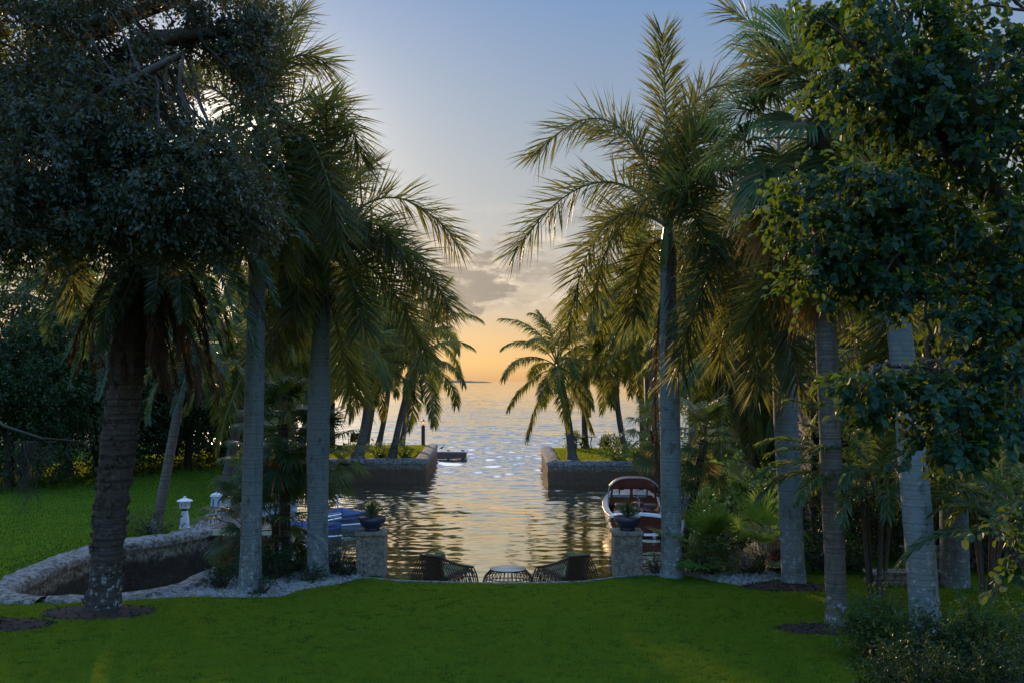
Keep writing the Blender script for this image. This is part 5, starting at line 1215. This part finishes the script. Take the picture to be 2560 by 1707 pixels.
# boardwalk and finger dock
def planks(mb, c, L, W, z, ax, n, th=.05):
    for i in range(n):
        f = (i+.5)/n-.5; w = L/n*.93; dz = random.uniform(-.004, .004)
        if ax == 'y': mb.box((c[0]+random.uniform(-.01, .01), c[1]+f*L, z-th/2+dz), (W, w, th))
        else: mb.box((c[0]+f*L, c[1]+random.uniform(-.01, .01), z-th/2+dz), (w, W, th))
t = thing('dock', 'grey plank boardwalk and finger dock beyond the fan palms on the left', 'dock', (-9, 36, 0))
o9 = np.array((-9, 36, 0))
mb = MB(); planks(mb, np.array((-9.55, 35.3, 0))-o9, 3.0, 3.6, .05, 'x', 20); mb.build('boardwalk', M['plank'], t)
mb = MB(); planks(mb, np.array((-7.75, 34.3, 0))-o9, 6.2, 1.5, -.48, 'y', 40); mb.build('finger_deck', M['plank'], t)
mb = MB()
for x in (-8.53, -6.97): mb.box(np.array((x, 34.3, -.56))-o9, (.07, 6.3, .2))
mb.box(np.array((-7.75, 31.12, -.56))-o9, (1.62, .07, .2)); mb.box(np.array((-9.55, 33.46, -.06))-o9, (3.05, .06, .2)); mb.build('edge_board', M['dockedge'], t)
mb = MB()
for x in (-8.4, -7.1):
    for y in (31.5, 34.3, 37): mb.tube([np.array((x, y, -3))-o9, np.array((x, y, -.6))-o9], .12, 10)
for x in (-10.0, -8.4): mb.tube([np.array((x, 33.7, -3))-o9, np.array((x, 33.7, -.06))-o9], .14, 10)
mb.build('post', M['bronze'], t)
def pile(label, u, vt, d, r=.11, group='white sleeved mooring piles'):
    p = px(u, vt, d); t = thing('mooring_pile', label, 'pile', (p[0], p[1], -2.6), 0, group); h = p[2]+2.6
    mb = MB(); mb.lathe([(0, 0), (r, 0), (r, h-.02)], sides=16); mb.build('sleeve', M['pile'], t, smooth=True)
    mb = MB(); mb.lathe([(r*1.06, h-.06), (r*1.06, h), (r*.6, h+.06), (0, h+.09)], sides=16); mb.build('cap', M['white'], t, smooth=True)
pile('shortest white pile on the left dock, nearest the straight pale grey palm', 648, 1256, 38.5, .085); pile('white pile, left one of a close pair on the left dock', 657, 1244, 40.5); pile('white pile, right one of a close pair on the left dock', 668, 1243, 40.2)
pile('short thick white pile by the fan palm trunk on the left dock', 686, 1232, 40.0, .13); pile('tall white pile between the fan palm trunk and the leaning grey palm', 735, 1203, 42, .13)
pile('slim white pile half hidden behind the fan palm trunk', 702, 1222, 45, .10)
pile('tall thin white pile standing by the right dock beside the upright grey palm', 1728, 1213, 40.5, .10)
# right dock and steps
t = thing('dock', 'small low dock on the right behind the upright grey palm', 'dock', (7.2, 40, 0)); o9 = np.array((7.2, 40, 0))
mb = MB(); planks(mb, np.array((7.2, 40.8, 0))-o9, 4.2, 1.9, -.95, 'y', 26); mb.build('deck', M['deckgrey'], t)
mb = MB(); mb.box(np.array((7.2, 38.66, -1.05))-o9, (1.95, .06, .22)); mb.box(np.array((6.22, 40.8, -1.05))-o9, (.06, 4.2, .22)); mb.build('edge_board', M['black'], t)
mb = MB()
for y in (39, 42.5): mb.tube([np.array((6.5, y, -3))-o9, np.array((6.5, y, -1))-o9], .11, 8)
mb.build('post', M['bronze'], t)
t = thing('steps', 'pale stone steps down to the right dock behind the white pile', 'steps', (8.6, 45, 0))
for i in range(4):
    mb = MB(); mb.box((-.35+.3*i, .0, -.85+.24*i), (.34, 2.2, .24)); bevel(mb.build('step', M['coral_stone'], t), .02)
t = thing('stone_block', 'low grey block wall at the corner of the right dock', 'wall', (7.9, 45.5, -1.0)); mb = MB(); mb.box((0, 0, .28), (1.5, 1.6, 1.0)); mb.box((.25, .3, .86), (1.0, 1.0, .16)); bevel(mb.build('masonry', M['coral'], t), .05)
t = thing('dock_box', 'pale box on the lawn edge near the path, right shore', 'box', tuple(px(1872, 1222, 47)*np.array((1, 1, 0)))); mb = MB(); mb.box((0, 0, .27), (1.1, .7, .54)); bevel(mb.build('body', M['deckgrey'], t), .03); mb = MB(); mb.box((0, 0, .58), (1.16, .76, .07)); bevel(mb.build('lid', M['white'], t), .02)
# white lighthouse shaped lantern
b = px(462, 1321, EYE*F/(1321-V0)); t = thing('garden_lantern', 'white lighthouse shaped lantern standing on the left lawn', 'lantern', (b[0], b[1], 0))
mb = MB(); mb.lathe([(0, 0), (.22, 0), (.22, .05), (.20, .06), (.115, .62), (0, .62)], sides=4, square=True); mb.build('pedestal', M['white'], t)
mb = MB(); mb.lathe([(.10, .62), (.10, .70), (0, .70)], sides=4, square=True); mb.build('neck', M['darkwood'], t)
mb = MB(); mb.lathe([(0, .70), (.20, .70), (.20, .94), (0, .94)], sides=4, square=True); bevel(mb.build('lamp_box', M['white'], t), .01)
mb = MB(); mb.lathe([(0, .94), (.28, .945), (.26, .975), (.10, 1.03), (.05, 1.06), (.045, 1.10), (0, 1.11)], sides=8); mb.build('roof', M['white'], t)
mb = MB()
for s in (-1, 1):
    mb.box((s*.065, -.143, .82), (.07, .012, .14)); mb.box((.143*s, 0, .82), (.012, .14, .14))
mb.build('louvre', M['pile'], t)
# white service pedestal with hose
b = px(540, 1283, EYE*F/(1283-V0)); t = thing('dock_pedestal', 'white tapered dock pedestal by the boardwalk', 'pedestal', (b[0], b[1], 0))
mb = MB(); mb.lathe([(0, 0), (.27, 0), (.20, .66), (0, .66)], sides=4, square=True); bevel(mb.build('body', M['pile'], t), .02)
mb = MB(); mb.lathe([(0, .66), (.25, .66), (.22, .74), (0, .82)], sides=4, square=True); mb.build('cap', M['white'], t)
mb = MB(); mb.box((-.06, -.165, .42), (.03, .03, .3)); mb.build('cable_slot', M['black'], t)
h = thing('hose_coil', 'dark hose coil hanging beside the white dock pedestal', 'hose', (b[0]+.40, b[1]-.12, 0)); mb = MB()
for k in range(9):
    a = np.linspace(0, 2*np.pi, 25); r_ = .24+.012*k; mb.tube(np.stack([r_*np.cos(a)*1.25+.02*k, np.full(25, -.03*k+.1), .34+r_*np.sin(a)*1.2], -1), .018, 5, cap=False)
mb.build('coil', M['hose'], h, smooth=True)
t = thing('timber_post', 'weathered timber post at the boardwalk, left of the straight pale grey palm', 'post', tuple(px(588, 1290, 36.2)*np.array((1, 1, 0)))); mb = MB(); mb.box((0, 0, .75), (.24, .24, 1.5)); bevel(mb.build('shaft', M['bronze'], t), .02); mb = MB(); mb.lathe([(.19, 1.5), (.19, 1.54), (0, 1.62)], sides=4, square=True); mb.build('cap', M['bronze'], t)
# lamp post, landing stage and heron at the left point
b = px(1058, 1112, 77.5); t = thing('lamp_post', 'square dark post with a glowing lantern at the tip of the left point', 'lamp', (b[0], b[1], 0))
mb = MB(); mb.box((0, 0, .75), (.27, .27, 1.5)); mb.box((0, 0, 1.52), (.33, .33, .07)); bevel(mb.build('post', M['bronze'], t), .02)
mb = MB(); mb.lathe([(0, 1.55), (.07, 1.55), (.05, 1.62), (.12, 1.64), (.12, 1.66), (0, 1.66)], sides=8); mb.lathe([(.15, 1.90), (.12, 1.96), (.03, 2.04), (.02, 2.10), (0, 2.12)], sides=8)
for i in range(4): a = i*math.pi/2; mb.tube([(.11*math.cos(a), .11*math.sin(a), 1.65), (.13*math.cos(a), .13*math.sin(a), 1.91)], .012, 4)
mb.build('lantern_frame', M['black'], t)
mb = MB(); mb.lathe([(0, 1.67), (.095, 1.67), (.11, 1.90), (0, 1.90)], sides=8); mb.build('lantern_glass', M['lampglow'], t, smooth=True)
o9 = np.array((-6.6, 83.0, -.30)); t = thing('landing_stage', 'low grey landing stage jutting from the tip of the left point', 'dock', o9)
mb = MB(); mb.box((.55, 0, -.55), (2.3, 1.9, .16)); mb.box((2.2, .2, -.60), (1.3, 2.2, .22)); mb.build('platform', M['deckgrey'], t)
mb = MB(); mb.box((.55, -.98, -.82), (2.3, .05, .50)); mb.box((2.2, -.94, -.80), (1.3, .06, .46)); mb.build('edge_board', M['bronze'], t)
mb = MB()
for x in (.2, 1.3, 2.5): mb.tube([(x, .0, -3), (x, .0, -.4)], .14, 8)
mb.build('post', M['bronze'], t)
hb = np.array((-5.83, 82.6, -.77)); t = thing('heron', 'dark wading bird standing on the landing stage', 'bird', hb); t.scale = (.72,)*3
P = [(0, 0, 0), (.01, 0, .22), (.0, 0, .30), (.16, 0, .46), (.24, 0, .62), (.22, 0, .72), (.27, 0, .80), (.40, 0, .79)]
bm_v = [(-.30, 0, .27), (-.12, 0, .34), (.02, 0, .40), (.14, 0, .45), (.22, 0, .55), (.20, 0, .66), (.24, 0, .74), (.30, 0, .745), (.44, 0, .73)]
mb = MB(); mb.tube(bm_v, [.01, .08, .105, .075, .035, .026, .036, .024, .005], 10)
for y in (-.035, .035): mb.tube([(.0, y, .34), (-.02, y, .17), (.01, y, 0)], [.02, .011, .010], 6); mb.tube([(.01, y, .008), (.09, y, .006)], .008, 5)
mb.build('body', M['feather'], t, smooth=True)
# garden chairs on the points
def slatchair(name, label, u, v, d, mat, rz, sling=False):
    b = px(u, v, d); t = thing(name, label, 'chair', (b[0], b[1], 0), rz)
    mb = MB()
    if sling:
        mb.add([(-.32, -.30, .45), (.32, -.30, .45), (.32, -.62, 1.15), (-.32, -.62, 1.15)], np.array([[0, 1, 2, 3]])); mb.add([(-.32, -.28, .44), (.32, -.28, .44), (.32, .35, .42), (-.32, .35, .42)], np.array([[0, 1, 2, 3]]))
        mb.build('sling', M['bronze'], t); mb = MB()
        for s in (-.34, .34):
            mb.tube([(s, -.64, 1.18), (s, -.28, .42), (s, .38, .40), (s, .40, 0)], .03, 6); mb.tube([(s, -.28, .42), (s, -.5, 0)], .03, 6); mb.tube([(s, -.42, .68), (s, .36, .66), (s, .38, .40)], .03, 6)
        mb.build('frame', M['black'], t, smooth=True)
    else:
        for i in range(5): mb.box((-.24+.12*i, -.32, .62), (.10, .03, .78), rot=Matrix.Rotation(R(14), 3, 'X'))
        mb.build('backrest', M[mat], t); mb = MB()
        for i in range(5): mb.box((0, -.2+.13*i, .34), (.58, .11, .03))
        mb.build('seat', M[mat], t)
        for s in (-1, 1):
            mb = MB(); mb.box((s*.36, .02, .56), (.13, .72, .03)); mb.build('armrest', M[mat], t)
            mb = MB(); mb.box((s*.32, .32, .28), (.05, .1, .56)); mb.box((s*.32, -.30, .28), (.05, .1, .56)); mb.build('leg', M[mat], t)
slatchair('garden_chair', 'dark sling garden chair on the far edge of the left point', 885, 1110, 75, 'black', R(20), True)
slatchair('garden_chair', 'red slatted garden chair on the right point', 1511, 1118, 73.2, 'redpaint', R(0))
slatchair('garden_chair', 'second red slatted garden chair, mostly hidden by plants on the right point', 1548, 1117, 73.4, 'redpaint', R(0))
b = px(1452, 1120, 73.2); t = thing('garden_table', 'small dark slatted table against the short palm on the right point', 'table', (b[0], b[1], 0)); mb = MB()
for i in range(5): mb.box((0, -.3+.15*i, .92), (2.2, .12, .03))
mb.build('tabletop', M['bronze'], t)
for x in (-.8, .8):
    mb = MB(); mb.tube([(x, -.3, 0), (x*.9, 0, .46), (x, .3, .9)], .03, 5); mb.tube([(x, .3, 0), (x*.9, 0, .46), (x, -.3, .9)], .03, 5); mb.build('leg', M['bronze'], t)
b = px(1470, 1040, 73.25); t = thing('floodlight', 'small black floodlight fixed to the short coconut palm on the right point', 'light', b); mb = MB(); mb.box((0, -.08, .0), (.24, .2, .20)); mb.build('housing', M['black'], t); mb = MB(); mb.tube([(-.22, .12, .05), (0, 0, .1)], .02, 5); mb.box((0, -.05, .16), (.3, .26, .03)); mb.build('bracket', M['black'], t)
# dark clad garden house on the right
b = px(2122, 1180, 33); t = thing('garden_house', 'black clad garden building behind the fan palm on the right', 'building', (b[0], b[1], 0)); mb = MB()
hh = px(0, 955, 33)[2]
mb.box((0, 1.5, hh/2-.1), (2.5, 3, hh-.2)); mb.build('wall', M['darkwood'], t); mb = MB()
for i in range(9): mb.box((-1.25+.31*i, -.02, hh/2-.1), (.03, .05, hh-.3))
mb.build('batten', M['black'], t); mb = MB(); mb.box((0, 1.5, hh-.10), (2.9, 3.5, .12)); mb.box((0, -.20, hh-.6), (2.7, .10, .08)); mb.build('roof', M['darkwood'], t)
mb = MB(); mb.add([(-.2, -.05, .1), (.6, -.05, .1), (.6, -.05, 2.1), (-.2, -.05, 2.1)], np.array([[0, 1, 2, 3]])); mb.build('door', M['black'], t)
# low stone walls under the right palms
def lowwall(label, u, v, d, L, h, rz=0.):
    b = px(u, v, d); t = thing('stone_wall', label, 'wall', (b[0], b[1], 0), rz); mb = MB(); n = int(L/.42)
    for i in range(n):
        for r_ in range(2): mb.box((-L/2+(i+.5+.3*r_)*L/n, 0, h*(.25+.5*r_)-.03), (L/n*.96, .42+random.uniform(-.03, .03), h*.49))
    bevel(mb.build('masonry', M['coral_stone'], t), .03); mb = MB()
    for i in range(max(2, n//2)): mb.box((-L/2+(i+.5)*L/max(2, n//2), 0, h+.0), (L/max(2, n//2)*.985, .52, .07))
    bevel(mb.build('coping', M['coral'], t), .02)
lowwall('low coral stone wall at the end of the right lawn', 2265, 1466, 24.6, 2.0, .30)
lowwall('longer stone wall in the shade behind the last grey palms', 2440, 1430, 27.0, 4.0, .5)
t = thing('stone_block', 'grey square stone block at the water edge beside the twin ridged palm', 'stone', tuple(px(1955, 1425, 28.4)*np.array((1, 1, 0)))); mb = MB(); mb.box((0, 0, .45), (.9, .7, 1.1)); bevel(mb.build('masonry', M['coral'], t), .06)
# far island on the horizon
mb = MB(); n = 40; xs = np.linspace(-520, 60, n); b0 = px(1200, 953, 5200); V = []
for i, x in enumerate(xs):
    h = (3+7*min(1, (60-x)/160))*(1+.25*noise.noise(Vector((x*.03, 0, 0)))) if x < 58 else 0
    V += [(b0[0]+x, 5200, -2), (b0[0]+x, 5200, h if x < 50 else 0), (b0[0]+x, 5500, h if x < 50 else 0), (b0[0]+x, 5500, -2)]
i = np.arange(n-1)[:, None]*4; j = np.arange(3)[None]; mb.add(V, np.stack([i+j, i+4+j, i+4+j+1, i+j+1], -1).reshape(-1, 4))
tag(mb.build('island', M['isle']), kind='structure')
